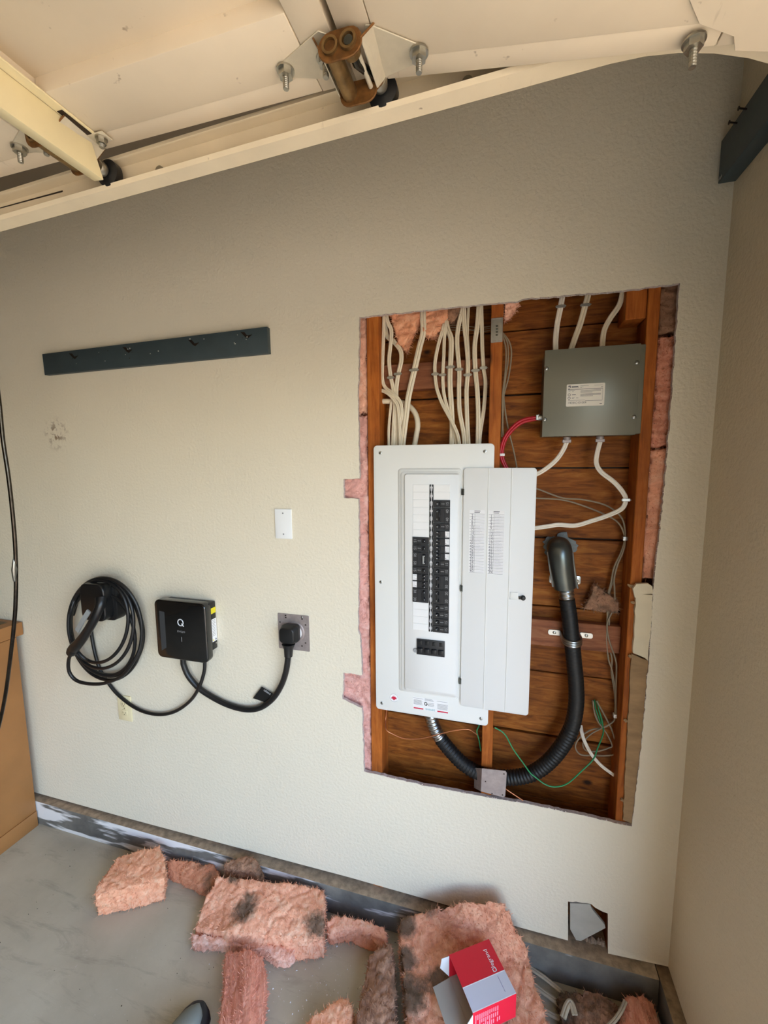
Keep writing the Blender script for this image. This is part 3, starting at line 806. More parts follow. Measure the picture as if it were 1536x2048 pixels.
# centre strip with its punched pattern
MB().box((LX1 + .001, YD - .0005, bz0), (RX0 - .001, YD - .0015, bz1)).build('centre_strip', 'breaker_black', panel)
q = MB(); xm = (LX1 + RX0) / 2
q.box((xm - .0007, YD - .0015, bz0), (xm + .0007, YD - .0026, bz1))
for k in range(20):
    zc = bz1 - (k + .5) * pit
    for dz, hw in ((-.0055, .0030), (-.0015, .0045), (.0025, .0045), (.0065, .0030)):
        q.box((xm - hw, YD - .0015, zc + dz - .0009), (xm + hw, YD - .0024, zc + dz + .0009))
q.build('busbar_stabs', 'paper_white', panel, smooth=0)['kind'] = 'stuff'
def blank(k, left):
    x0, x1 = (LX0, LX1) if left else (RX0, RX1)
    z1 = bz1 - k * pit; z0 = z1 - pit
    MB().box((x0 + .0006, YD + .001, z0 + .0007), (x1 - .0006, YD - .0012, z1 - .0007)).build('twist_out', 'blank_white', panel, bevel=.0006, bseg=1)
def breaker(k, n, left, kind, rating='15'):
    x0, x1 = (LX0, LX1) if left else (RX0, RX1)
    z1 = bz1 - k * pit - .0004; z0 = bz1 - (k + n) * pit + .0004
    s = 1 if left else -1                       # s: towards the centre strip
    xo, xi = (x0, x1) if left else (x1, x0)     # outer edge, inner edge
    w = abs(x1 - x0)
    b_ = MB(); b_.box((x0, YD + .001, z0), (x1, YD - .004, z1))
    b_.box((xo + s * w * .30, YD - .004, z0 + .002), (xo + s * w * .56, YD - .0055, z1 - .002))
    br = b_.build('breaker', 'breaker_black', panel, bevel=.0007, bseg=1)
    rows = 2 * n if kind == 'tandem' else n
    hz = (z1 - z0) / rows
    for j in range(rows):
        zc = z1 - (j + .5) * hz
        hx = xo + s * w * (.70 if kind != 'double' or not left else .72)
        h = MB(); hh = hz * (.26 if kind != 'tandem' else .33)
        h.prism([(hx - .0045, YD - .004, zc - hh), (hx + .0045, YD - .004, zc - hh), (hx + .0045, YD - .004, zc + hh), (hx - .0045, YD - .004, zc + hh)],
                [(hx - .003 + s * .001, YD - .0105, zc - hh * .8), (hx + .002 + s * .001, YD - .0105, zc - hh * .8), (hx + .002 + s * .001, YD - .0105, zc + hh * .8), (hx - .003 + s * .001, YD - .0105, zc + hh * .8)])
        h.build('handle', 'breaker_handle', br, bevel=.0006, bseg=1)
        dot = MB(); dot.sphere((xo + s * w * .76, YD - .0106 if kind != 'tandem' else YD - .0104, zc), .0013, 8, 5, (1, .4, 1)); dot.build('indicator', 'print_white', br)
    if kind == 'tandem':
        pr = MB()
        lb = MB(); lb.box((xo + s * .0005, YD - .004, z0 + .002), (xo + s * w * .27, YD - .0043, z1 - .002)); lb.build('label', 'paper_white', br)
        for t in range(5):
            zz = z0 + .004 + t * (z1 - z0 - .008) / 4
            pr.box((xo + s * .0015, YD - .0043, zz), (xo + s * w * random.uniform(.15, .24), YD - .0045, zz + .0007))
        pr.box((xo + s * w * .20, YD - .0043, z0 + .004), (xo + s * w * .25, YD - .0046, z0 + .007))
    else:
        up = Vector((-s, 0, 0)); rt = Vector((0, 0, s)) * -1
        rt = Vector((0, 0, 1)) if not left else Vector((0, 0, -1)); up = Vector((-1, 0, 0)) if not left else Vector((1, 0, 0))
        spots = [(z0 + z1) / 2] if n == 1 else [z1 - pit * .45, z0 + pit * .45]
        for zc in spots:
            pr = MB()
            put_text(pr, rating, (xo + s * w * .15, YD - .0042, zc), .012, rt, rt.cross(Vector((0, 1, 0))) * 1.0)
            if n == 1:
                for t in range(3): pr.box((xo + s * w * (.33 + .07 * t), YD - .0055, zc - .001), (xo + s * w * (.38 + .07 * t), YD - .0057, zc + .001))
            pr.box((xo + s * w * .64, YD - .0041, zc - .005), (xo + s * w * .655, YD - .0044, zc + .005))
            pr.build('rating_print', 'print_grey', br, smooth=0, recalc=False)['kind'] = 'stuff'
        if n == 2:
            ti = MB(); hx = xo + s * w * .70
            ti.box((hx - .003, YD - .0085, z0 + pit * .42), (hx + .002, YD - .0112, z1 - pit * .42)); ti.build('handle_tie', 'gun_grey' if (left and k == 9) else 'breaker_handle', br, bevel=.0006, bseg=1)
    if kind == 'tandem': pr.build('label_print', 'print_grey', br, smooth=0, recalc=False)
for k in list(range(0, 7)) + [16, 17, 18, 19]: blank(k, True)
for k in (0, 1): blank(k, False)
for k, n, kind, r in ((7, 1, 's', '15'), (8, 1, 's', '15'), (9, 2, 'double', '50'), (11, 1, 's', '15'), (12, 1, 'tandem', ''), (13, 1, 'tandem', ''), (14, 2, 'double', '30')): breaker(k, n, True, kind, r)
for k, n, kind, r in ((2, 1, 's', '15'), (3, 2, 'double', '40'), (5, 1, 's', '15'), (6, 1, 'tandem', ''), (7, 1, 'tandem', ''), (8, 1, 'tandem', ''), (9, 1, 'tandem', ''),
                      (10, 1, 's', '15'), (11, 1, 's', '15'), (12, 2, 'double', '30'), (14, 2, 'double', '20'), (16, 1, 's', '15'), (17, 1, 's', '15'), (18, 1, 's', '15'), (19, 1, 's', '15')): breaker(k, n, False, kind, r)
# main breaker
m0, m1 = W(834, 1277, YD), W(889.5, 1313, YD)
mz1, mz0 = W(862, 1279.5, YD).z, W(862, 1310.5, YD).z
mbk = MB().box((m0.x, YD + .001, mz0), (m1.x, YD - .005, mz1)).build('main_breaker', 'breaker_black', panel, bevel=.001)
for k in range(4):
    xa = m0.x + (m1.x - m0.x) * (k + .12) / 4; xb = m0.x + (m1.x - m0.x) * (k + .88) / 4
    MB().box((xa, YD - .005, mz0 + .008), (xb, YD - .011, mz0 + .024)).build('handle', 'breaker_handle', mbk, bevel=.002)
    MB().box((xa + .003, YD - .005, mz1 - .018), (xb - .003, YD - .0065, mz1 - .005)).build('toggle_recess', 'charger_side', mbk, bevel=.001)
c = W(831, 1300, YD); q = MB(); q.tube([c, c + Vector((0, -.005, 0))], [.0075, .0065], 16); q.build('warning_seal', 'print_grey', panel)
# cover screws
for px, py in ((761, 906), (970, 903), (762, 1164), (764, 1406), (962, 1437)):
    q = MB(); screw(q, W(px, py, YP), (0, -1, 0), .0052, .0025); sc_ = q.build('screw', 'galvanised', panel)
    c = W(px, py, YP - .0026); MB().box(c + Vector((-.003, 0, -.0005)), c + Vector((.003, -.0002, .0005))).build('screw_slot', 'nail_dark', sc_)
# door, opened flat over the right side
YO = -.0125
ex0, ex1 = W(924.5, 1150, YO).x, W(1066.5, 1150, YO).x
ez1, ez0 = W(1000, 935.8, YO).z, W(1000, 1423.5, YO).z
door = MB().prismY(rrect(ex0, ex1, ez0, ez1, .010), YO, YO + .0018).build('door', 'panel_white_b', panel, bevel=.0007, bseg=2)
door['label'] = 'open white panel door'
for gx in (W(973, 1150, YO).x, W(1018, 1150, YO).x):
    q = MB(); q.tube([(gx, YO - .0002, ez0 + .002), (gx, YO - .0002, ez1 - .002)], .0016, 8); q.build('fold', 'panel_white', door)
for py in (984, 1177, 1363):
    zc = W(925, py, YO).z; xh = W(925.5 if py < 1100 else 924, py, YO).x
    q = MB(); q.box((ex0 - .006, YO - .001, zc - .010), (ex0 - .002, YO + .004, zc + .010)); q.box((ex0 - .001, YO - .0012, zc - .010), (ex0 + .002, YO + .003, zc + .010)); q.build('hinge', 'steel_dark', door, bevel=.0005, bseg=1)
lc = W(1028, 1192, YO); 
q = MB(); q.prismY(rrect(lc.x - .012, lc.x + .012, lc.z - .012, lc.z + .012, .003), YO, YO - .0022); q.build('latch_plate', 'panel_white', door, bevel=.0008)
q = MB(); lc2 = W(1046, 1195, YO); q.tube([lc2, lc2 + Vector((0, -.008, 0)), lc2 + Vector((0, -.010, 0))], [.0075, .0075, .005], 14); q.box(lc2 + Vector((-.012, -.003, -.005)), lc2 + Vector((0, -.006, .004))); q.build('latch_knob', 'breaker_handle', door, bevel=.0006, bseg=1)
# circuit directories: numbers, rules and handwriting
def directory(xa, xb, yt, yb, first):
    A, B = W(xa, yt, YO), W(xb, yt, YO); zt_ = W(1000, yt, YO).z; zb_ = W(1000, yb, YO).z
    x0 = A.x; x1 = B.x; H = (zt_ - zb_) / 20
    d = MB().box((x0 - .001, YO - .0001, zb_ - .002), (x1 + .001, YO - .0004, zt_ + .012)).build('directory_card', 'paper_white', door)
    y = YO - .0004
    q = MB(); h = MB()
    for k in range(21): q.box((x0, y, zt_ - k * H - .0003), (x1, y - .0001, zt_ - k * H + .0003))
    for k in range(20): h.box((x0 + .017, y, zt_ - (k + .5) * H - .0002), (x1, y - .0001, zt_ - (k + .5) * H + .0002))
    q.box((x0 + .0155, y, zb_), (x0 + .0162, y - .0001, zt_))
    for k in range(20): put_text(q, str(first + 2 * k), (x0 + .008, y, zt_ - (k + .5) * H), .0115, RX, UZ)
    for zz, l in ((.008, .5), (.004, .45)): q.box((x0 + .014, y, zt_ + zz), (x0 + .014 + l * (x1 - x0) * .8, y - .0001, zt_ + zz + .0018))
    q.build('printing', 'print_dark', d, smooth=0, recalc=False)
    rows = ([4, 5, 6, 7, 8, 9, 10, 11, 12] if first == 2 else list(range(0, 15)) + [15, 16])
    for k in rows:
        for half in (0, 1):
            if random.random() < .2: continue
            z = zt_ - (k + .27 + .5 * half) * H; x = x0 + .018; n_ = int(random.uniform(12, 26))
            pts = [Vector((x + i * .0010, y - .0002, z + random.uniform(-.0011, .0011))) for i in range(n_)]
            h.tube(pts, .00016, 3, cap=False)
    h.build('handwriting', 'print_blue', d, smooth=0, recalc=False)
directory(939.5, 969.5, 1029, 1148, 2)
directory(977.5, 1008.5, 1029.5, 1148.5, 1)
# maple leaf sticker
lc = W(788, 1395.5, YP)
stk = MB(); stk.tube([lc + Vector((0, -.0002, 0)), lc + Vector((0, -.0006, 0))], .0155, 28); stk = stk.build('sticker', 'paper_white', panel)
leaf = [(0, 1), (.18, .66), (.42, .78), (.34, .25), (.62, .5), (.70, .36), (1, .42), (.86, .12), (.98, .0), (.5, -.38), (.56, -.56), (.06, -.46), (.06, -.95), (-.06, -.95), (-.06, -.46), (-.56, -.56), (-.5, -.38), (-.98, .0), (-.86, .12), (-1, .42), (-.70, .36), (-.62, .5), (-.34, .25), (-.42, .78), (-.18, .66)]
q = MB(); q.prismY([(lc.x - x * .0098, lc.z - y * .0098) for x, y in leaf], lc.y - .0006, lc.y - .0009); q.build('leaf_emblem', 'red_print', stk, smooth=0)
q = MB(); q.tube([lc + Vector((.0142 * math.cos(a), -.0007, .0142 * math.sin(a))) for a in [2 * math.pi * k / 32 for k in range(30)]], .0005, 4); q.build('rim_print', 'print_grey', stk)
# rating label, printed upside down (SIEMENS)
DN = Vector((-1, 0, 0)); 
def LB(px, py): return W(px, py, YP)
q = MB(); yy = YP - .0003
a, b2 = LB(826, 1394), LB(896, 1424)
lab = MB().box((a.x, YP - .0001, LB(860, 1422).z), (b2.x, YP - .0003, LB(860, 1398).z)).build('rating_label', 'paper_white', panel)
zt_, zb_ = LB(860, 1398).z, LB(860, 1422).z; wl_ = b2.x - a.x
for (u0, u1, v0, v1, n_) in ((.0, .30, .06, .12, 1), (.02, .30, .20, .62, 7), (.34, .60, .0, .20, 3), (.68, 1., .06, .12, 1), (.70, 1., .28, .75, 7), (.44, .66, .32, .62, 4)):
    for k in range(n_):
        v = v0 + (v1 - v0) * (k + .5) / n_; z = zt_ + (zb_ - zt_) * v
        q.box((a.x + wl_ * u0, yy, z - .0006), (a.x + wl_ * (u1 - random.uniform(0, .06)), yy - .0001, z + .0006))
q.build('fine_print', 'print_grey', lab, smooth=0)
q = MB()
for u0, u1 in ((.02, .30), (.70, 1.0)):
    z = zt_ + (zb_ - zt_) * (.92); q.box((a.x + wl_ * u0, yy, z - .0022), (a.x + wl_ * u1, yy - .0001, z + .0022))
q.build('red_bar', 'red_print', lab, smooth=0)
q = MB(); put_text(q, 'SIEMENS', (a.x + wl_ * .50, yy, zt_ + (zb_ - zt_) * .88), .0088, DN, (0, 0, -1)); q.build('maker_name', 'teal_print', lab, smooth=0, recalc=False)
q = MB(); put_text(q, 'UL', (a.x + wl_ * .40, yy, zt_ + (zb_ - zt_) * .52), .010, DN, (0, 0, -1)); 
q.tube([Vector((a.x + wl_ * .37 + .0045 * math.cos(t), yy, zt_ + (zb_ - zt_) * .45 + .0055 * math.sin(t))) for t in [2 * math.pi * k / 16 for k in range(17)]], .0013, 5); q.build('approval_mark', 'nail_dark', lab, smooth=0, recalc=False)

# ================================================================== GREY JUNCTION BOX
YB = -.004
gx0, gx1 = W(1087, 785, YB).x, W(1276.5, 785, YB).x
gz1, gz0 = W(1180, 694, YB).z, W(1180, 871.5, YB).z
jb = empty('junction_box', ((gx0 + gx1) / 2, .05, gz0))
tag(jb, 'square grey steel junction box with a white label', 'junction box')
MB().box((gx0 + .002, YB + .004, gz0 + .003), (srx0 - .002, SH - .004, gz1 - .002)).build('body', 'box_grey', jb, bevel=.002)
MB().box((gx0, YB, gz0), (gx1, YB + .003, gz1)).build('cover', 'box_grey', jb, bevel=.0012)
for px, py in ((1093, 737), (1274, 725), (1089.5, 839), (1268, 834)):
    q = MB(); c = W(px, py, YB); q.sphere(c, .0058, 14, 8, (1, .5, 1)); sc_ = q.build('screw', 'galvanised', jb)
    q = MB(); c = W(px, py, YB - .0028); q.box(c + Vector((-.0035, 0, -.0006)), c + Vector((.0035, -.0005, .0006))); q.build('screw_slot', 'nail_dark', sc_)
lx0, lx1 = W(1132.5, 795, YB).x, W(1209, 795, YB).x; lz1, lz0 = W(1170, 767.3, YB).z, W(1170, 812, YB).z
lab = MB().prismY(rrect(lx0, lx1, lz0, lz1, .003), YB - .0001, YB - .0005).build('label', 'label_white', jb)
yy = YB - .0005; lw, lh = lx1 - lx0, lz1 - lz0
q = MB()
def line(u0, u1, v, t=.0004): q.box((lx0 + lw * u0, yy, lz1 - lh * v - t), (lx0 + lw * u1, yy - .0001, lz1 - lh * v + t))
for u0, u1, v, t in ((.04, .94, .235, .0006), (.50, .94, .77, .0005), (.13, .30, .105, .0008), (.13, .32, .135, .0008), (.36, .58, .09, .0003), (.36, .44, .14, .0003), (.36, .40, .17, .0003), (.72, .94, .09, .0003), (.90, .94, .165, .0006),
                     (.05, .22, .28, .0004), (.05, .10, .33, .0003), (.15, .19, .33, .0003), (.15, .25, .475, .0008), (.15, .22, .60, .0004), (.26, .32, .62, .0005), (.15, .20, .65, .0004), (.05, .50, .73, .0004), (.05, .15, .80, .0004), (.05, .15, .84, .0004), (.88, .94, .92, .0009)): line(u0, u1, v, t)
for k in range(3): line(.37, .90 - .22 * (k == 2), .30 + .045 * k, .0004)
for k in range(3): line(.37, .90 - .2 * (k == 2), .46 + .045 * k, .0005)
q.box((lx0 + lw * .94, yy, lz1 - lh * .77), (lx0 + lw * .945, yy - .0001, lz1 - lh * .235))
q.box((lx0 + lw * .045, yy, lz1 - lh * .10), (lx0 + lw * .105, yy - .0001, lz1 - lh * .055)); q.box((lx0 + lw * .085, yy, lz1 - lh * .16), (lx0 + lw * .105, yy - .0001, lz1 - lh * .10)); q.box((lx0 + lw * .045, yy, lz1 - lh * .22), (lx0 + lw * .08, yy - .0001, lz1 - lh * .185)); q.box((lx0 + lw * .045, yy, lz1 - lh * .13), (lx0 + lw * .06, yy - .0001, lz1 - lh * .10))
for v in (.47, .62):
    cc = Vector((lx0 + lw * .075, yy, lz1 - lh * v)); q.tube([cc + Vector((.0032 * math.cos(t), 0, .0032 * math.sin(t))) for t in [2 * math.pi * k / 14 for k in range(15)]], .0007, 4)
put_text(q, 'CSKO101004', (lx0 + lw * .32, yy, lz1 - lh * .84), .0088, RX, UZ, sx=.85)
q.build('printing', 'print_dark', lab, smooth=0, recalc=False)
for px, py in ((1133.5, 878), (1200, 878)):
    c = W(px, py, .03); c.z = gz0
    q = MB(); q.tube([c, c + Vector((0, 0, -.010))], .0105, 14); q.box(c + Vector((-.012, -.005, -.017)), c + Vector((.012, .005, -.008))); q.build('cable_clamp', 'dull_plate', jb, bevel=.001, bseg=1)
c = W(1079, 835, .03); q = MB(); q.tube([(gx0 + .002, c.y, c.z), (gx0 - .010, c.y, c.z)], .010, 14); q.box((gx0 - .016, c.y - .008, c.z - .008), (gx0 - .006, c.y + .008, c.z + .008)); q.build('cable_clamp', 'galvanised', jb, bevel=.001, bseg=1)
# nail plate on the middle stud
z1_, z0_ = W(992, 636, DRY).z, W(992, 685, DRY).z
q = MB().prismY(rrect(smx0 + .0005, smx1 - .0005, z0_, z1_, .002), DRY - .002, DRY).build('nail_plate', 'galvanised', bevel=.0004, bseg=1)
tag(q, 'small galvanised nail plate on the face of the middle stud', 'nail plate')
for u, v in ((.3, .06), (.75, .04), (.25, .95), (.7, .95)):
    c = Vector((smx0 + (smx1 - smx0) * u, DRY - .002, z0_ + (z1_ - z0_) * v)); MB().box(c + Vector((-.005, 0, -.001)), c + Vector((.005, -.001, .001))).build('tooth', 'dull_plate', q)
for v in (.3, .42, .54, .66):
    c = Vector(((smx0 + smx1) / 2, DRY - .0021, z0_ + (z1_ - z0_) * v)); MB().box(c + Vector((-.003, 0, -.002)), c + Vector((.003, -.0003, .002))).build('punch', 'steel_dark', q)
# bent plate over the conduit at the bottom of the middle stud
YQ = -.006
a = [W(*t, YQ) for t in ((965, 1537), (1011, 1542), (1013.5, 1546), (1010.5, 1592), (1007, 1595), (963, 1583))]
q = MB(); q.prism([tuple(p) for p in a], [(p.x, p.y + .0018, p.z) for p in a])
e = [W(965, 1537, YQ), W(963, 1583, YQ)]; 
f0 = [(e[0].x, YQ, e[0].z), (e[1].x, YQ, e[1].z), (W(949, 1572, .03).x, .035, W(949, 1578, .03).z), (W(950, 1534, .03).x, .035, W(950, 1538, .03).z)]
q.prism(f0, [(p[0] - .0018, p[1], p[2]) for p in f0])
plate = q.build('bent_plate', 'dull_plate', smooth=30); tag(plate, 'bent metal guard plate over the conduit at the foot of the middle stud', 'metal plate')
for px, py in ((1008, 1548), (1005, 1590), (971, 1563), (984, 1587)):
    c = W(px, py, YQ - .0003); MB().box(c + Vector((-.002, 0, -.002)), c + Vector((.002, .0002, .002))).build('screw_hole', 'nail_dark', plate)

# ================================================================== CABLES IN THE WALL
FLAT = []                                    # two-lobed outline of flat house cable
for k in range(20):
    a = 2 * math.pi * k / 20
    FLAT.append((math.cos(a), .50 * math.sin(a) * (1 - .72 * math.exp(-(math.cos(a) / .20) ** 2))))
YV = Vector((0, 1, 0))
def R4(u, v): return (700 + u / 4.267, 560 + v / 4.267)
def R5(u, v): return (1000 + u / 4.042, 560 + v / 4.042)
def R8(u, v): return (1040 + u / 4.518, 900 + v / 4.518)
def R1(u, v): return (1040 + u / 4.518, 1300 + v / 4.518)
def R2(u, v): return (680 + u / 4.042, 1320 + v / 4.042)
def cable(label, pts, w, Y=.046, mat='nm_white', staples=(), flat=True, name='white_cable', group=None, per=6, cat='cable', tail=True):
    if flat: w *= .78
    P = []
    for i, q in enumerate(pts):
        y = q[2] if len(q) > 2 else Y
        P.append(W(q[0], q[1], y))
    mb = MB()
    mb.tube(spline(P, per), w, prof=FLAT if flat else None, seg=10, up=YV if flat else None)
    o = mb.build(name, mat, smooth=50)
    tag(o, label, cat, group)
    for s_ in staples:
        c = W(s_[0], s_[1], s_[2] if len(s_) > 2 else Y)
        hw = w + .004
        q = MB(); q.box(c + Vector((-hw, -.0055, -.004)), c + Vector((hw, -.0035, .004)))
        for d in (-1, 1):
            q.tube([c + Vector((d * (hw - .001), -.005, 0)), c + Vector((d * (hw - .001), .010, 0))], .0012, 8)
            q.sphere(c + Vector((d * (hw + .001), -.005, 0)), .0022, 8, 5)
        q.build('staple', 'galvanised', o, bevel=.0004, bseg=1)
    return o
L4 = lambda l: [R4(*q) if len(q) == 2 else R4(q[0], q[1]) + (q[2],) for q in l]
top = -60    # cables run on upwards behind the drywall
cable('white cable hugging the left stud then crossing to the panel', L4([(292, top, .05), (290, 300), (285, 500), (278, 700), (276, 840), (300, 915), (370, 972, .036), (430, 1045, .034), (442, 1150, .034), (420, 1270), (408, 1440)]), .0075, .046)
cable('white cable second from the left stud, stapled low', L4([(300, top, .055), (312, 310), (352, 430), (345, 560), (333, 690), (348, 830), (368, 930), (383, 1050), (374, 1200), (364, 1440)]), .0085, .046, staples=[R4(350, 835)])
cable('white cable swinging out in a wide bow near the left stud', L4([(290, top, .06), (305, 430, .06), (372, 522, .055), (430, 600), (437, 690), (412, 803), (395, 930), (398, 1060), (400, 1200), (385, 1440)]), .0095, .048, staples=[R4(410, 803)])
cable('thick triple white cable bundle under the peach tuft', L4([(622, 100, .06), (622, 310), (626, 440), (592, 580), (550, 768), (520, 900), (495, 1020), (480, 1150), (462, 1290), (445, 1440)]), .0125, .044, staples=[R4(548, 770)])
cable('white cable coming out of the left stud at an angle', L4([(250, 935, .05), (330, 972, .040), (400, 1060, .036), (418, 1160, .036), (425, 1290, .036), (428, 1440, .036)]), .0075, .042)
cable('round white cable from the left stud arching beside the bundle', L4([(248, 1036, .06), (345, 1036, .06), (440, 1045, .07), (510, 1080, .066), (562, 1150, .06), (578, 1240, .055), (565, 1330, .055), (545, 1440, .055)]), .0088, .06, flat=False)
cable('thin white cable lowest and leftmost above the panel', L4([(352, 1040, .05), (338, 1180, .05), (330, 1300, .05), (332, 1440, .05)]), .006, .05)
cable('white cable leftmost of the seven stapled on the right half of the nailer', L4([(830, 250, .07), (800, 390), (752, 560), (726, 700), (726, 806), (742, 930), (790, 1060, .042), (860, 1190, .036), (918, 1320, .036), (938, 1440, .036)]), .0072, .046, staples=[R4(728, 805)])
cable('white cable second of the seven stapled on the right half of the nailer', L4([(828, 250, .065), (820, 360), (805, 500), (800, 650), (792, 812), (800, 960), (830, 1090), (880, 1250), (915, 1440)]), .0068, .046, staples=[R4(790, 812)])
cable('wide white cable third of the seven stapled on the nailer', L4([(815, 250, .075), (828, 400, .06), (862, 500), (862, 640), (856, 748), (854, 900), (866, 1090), (872, 1250), (866, 1440)]), .0105, .05, staples=[R4(858, 745)])
cable('white cable fourth of the seven, kinking left near the top', L4([(985, 60), (965, 220), (925, 400), (914, 540), (932, 765), (930, 950), (936, 1120), (968, 1300), (978, 1440)]), .0088, .046, staples=[R4(932, 765)])
cable('white cable fifth of the seven, nearly straight', L4([(970, 60), (973, 220), (976, 380), (995, 550), (1006, 700), (1004, 812), (994, 960), (1000, 1200), (1012, 1440)]), .0088, .045, staples=[R4(1005, 812)])
cable('white cable sixth of the seven beside the middle stud', L4([(1110, 60), (1100, 220), (1085, 400), (1064, 570), (1070, 772), (1085, 930), (1094, 1150), (1090, 1440)]), .0092, .046, staples=[R4(1072, 774)])
cable('white cable nearest the middle stud in the left bay', L4([(1112, 60), (1120, 230), (1126, 430), (1130, 600), (1140, 752), (1156, 880), (1142, 1100), (1112, 1300), (1102, 1440)]), .0075, .047, staples=[R4(1140, 752)])
cable('short white cable half hidden between the fourth and fifth cables', L4([(1010, 60, .07), (1012, 220, .07), (1003, 450, .065), (1015, 650, .062), (1012, 900, .060)]), .0055, .06)
for k, (ya, yb) in enumerate(((385, 395), (405, 430), (425, 412))):
    cable(('uppermost', 'middle', 'lowest')[k] + ' grey wire crossing the dark gap beside the nail plate', L4([(840, ya, .09), (960, ya + 5, .09), (1100, yb + 10, .088), (1195, yb, .08)]), .0016, .09, 'grey_wire', flat=False, name='grey_wire')
# right bay
L5 = lambda l: [R5(*q) if len(q) == 2 else R5(q[0], q[1]) + (q[2],) for q in l]
L8 = lambda l: [R8(*q) if len(q) == 2 else R8(q[0], q[1]) + (q[2],) for q in l]
L1 = lambda l: [R1(*q) if len(q) == 2 else R1(q[0], q[1]) + (q[2],) for q in l]
L2 = lambda l: [R2(*q) if len(q) == 2 else R2(q[0], q[1]) + (q[2],) for q in l]
cable('white cable entering the grey box top, leftmost of three', L5([(520, 20), (505, 130), (490, 217), (464, 350), (450, 480), (450, 600)]), .0100, .055, 'nm_white_b', staples=[R5(490, 217)])
cable('white cable entering the grey box top, middle of three', L5([(730, 20), (715, 110), (690, 205), (650, 350), (610, 460), (565, 590)]), .0105, .055, 'nm_white', staples=[R5(690, 205)])
cable('white double cable entering the grey box top, rightmost of three', L5([(1010, 0), (996, 80), (965, 200), (890, 312), (842, 410), (828, 520), (828, 600)]), .0095, .050, 'nm_white')
cable('white double cable from the grey box bottom down to the panel door', L5([(540, 1275, .030), (538, 1310, .030), (505, 1385, .032), (445, 1465, .034), (350, 1540, .034), (250, 1590, .034), (150, 1625, .036)]), .0085, .034, 'nm_white_b')
cable('white double cable looping out to the right stud and back', [R5(810, 1270) + (.030,), R5(808, 1310) + (.030,), R5(786, 1400) + (.034,)] + L8([(690, 120), (735, 200), (850, 290), (928, 380), (955, 450), (920, 530), (800, 590), (650, 640), (500, 682), (350, 676), (250, 690), (130, 706), (40, 712)]), .0085, .040, 'nm_white_b', staples=[R8(955, 450) + (.04,)])
for k, d in enumerate((0, 1)):
    cable(('outer', 'inner')[k] + ' red wire curving from the grey box to the panel', [(1078, 833.5 + 4 * d, .03), (1044.5 + 2 * d, 840 + 4.5 * d, .034), (1021 + 3.5 * d, 858 + 3 * d, .036), (1006 + 4 * d, 881.6 + 1 * d, .036), (1001 + 4 * d, 909, .036), (1008 + 4 * d, 931, .036), (1022 + 4 * d, 955, .036), (1035 + 4 * d, 985, .04)], .0046, .036, 'red_wire', flat=False, name='red_wire')
q = MB(); c = W(1003.5, 909.5, .036); q.box(c + Vector((-.009, -.006, -.004)), c + Vector((.009, .006, .004))); tag(q.build('wire_marker', 'white_plate', bevel=.0015), 'white tape marker around the red wires above the panel door', 'tape')
gw = [[(20, 425), (75, 500), (92, 600), (70, 780), (32, 930), (24, 1080), (20, 1270)], [(20, 430), (60, 510), (66, 640), (45, 790), (24, 940), (18, 1080), (14, 1270)], [(18, 440), (45, 540), (48, 650), (36, 800), (20, 930), (20, 1100), (24, 1270)]]
for k, g_ in enumerate(gw):
    cable(('outermost', 'middle', 'innermost')[k] + ' thin grey wire bowing beside the middle stud', L5([(q_[0], q_[1]) for q_ in g_]), .0024, .055 - .004 * k, 'grey_wire', flat=False, name='grey_wire')
cable('thin tan wire running down from the middle stud behind the red wires', L5([(28, 930), (45, 1080), (70, 1220), (110, 1380), (138, 1530), (150, 1620)]), .0024, .062, 'grey_wire', flat=False, name='grey_wire')
base8 = [(940, 650), (955, 800), (922, 920), (862, 1040), (845, 1180), (792, 1350), (798, 1550), (784, 1700), (826, 1850)]
cable('upper thin grey wire crossing the boards right of the panel door', L8([(90, 335), (160, 352), (380, 432), (560, 447), (750, 490), (870, 560), (935, 650), (952, 800), (930, 920), (880, 1040), (850, 1170), (855, 1270), (850, 1420), (790, 1560), (800, 1700), (862, 1890)]) + L1([(872, 180), (866, 380), (868, 590)]), .0025, .07, 'grey_wire', flat=False, name='grey_wire')
cable('lower thin grey wire crossing the boards right of the panel door', L8([(90, 430), (160, 436), (380, 450), (560, 500), (760, 580), (890, 660), (945, 790), (915, 920), (850, 1060), (822, 1200), (785, 1350), (790, 1500), (780, 1700), (800, 1890)]) + L1([(830, 180), (862, 380), (858, 590)]), .0025, .074, 'grey_wire', flat=False, name='grey_wire')
cable('thin grey wire twisting down the right stud and looping at its foot', L8([(952, 800), (940, 900), (870, 1050), (850, 1150), (800, 1330), (806, 1560), (790, 1720), (830, 1880)]) + L1([(826, 200), (855, 390), (862, 600), (845, 640), (760, 700), (640, 722), (540, 790), (500, 870), (540, 940), (640, 952), (862, 935), (842, 760), (780, 620), (692, 460)]), .0025, .078, 'grey_wire', flat=False, name='grey_wire')
cable('thin grey wire making the smaller loop at the foot of the right stud', L1([(862, 600), (840, 650), (740, 705), (640, 760), (570, 840), (600, 910), (700, 915), (800, 885), (832, 860), (780, 750), (700, 640), (670, 550), (660, 460)]), .0022, .072, 'grey_wire', flat=False, name='grey_wire')
for py in ((955, 800), ):
    c = W(*R8(*py), .068); q = MB(); q.box(c + Vector((-.008, -.004, -.006)), c + Vector((.008, .012, .006))); tag(q.build('wire_clip', 'galvanised', bevel=.001), 'small metal clip holding grey wires to the right stud at mid height', 'clip')
c = W(*R1(862, 592), .07); q = MB(); q.box(c + Vector((-.006, -.006, -.006)), c + Vector((.006, .008, .006))); tag(q.build('wire_clip', 'white_plate', bevel=.001), 'small white clip where the grey wires turn at the foot', 'clip')
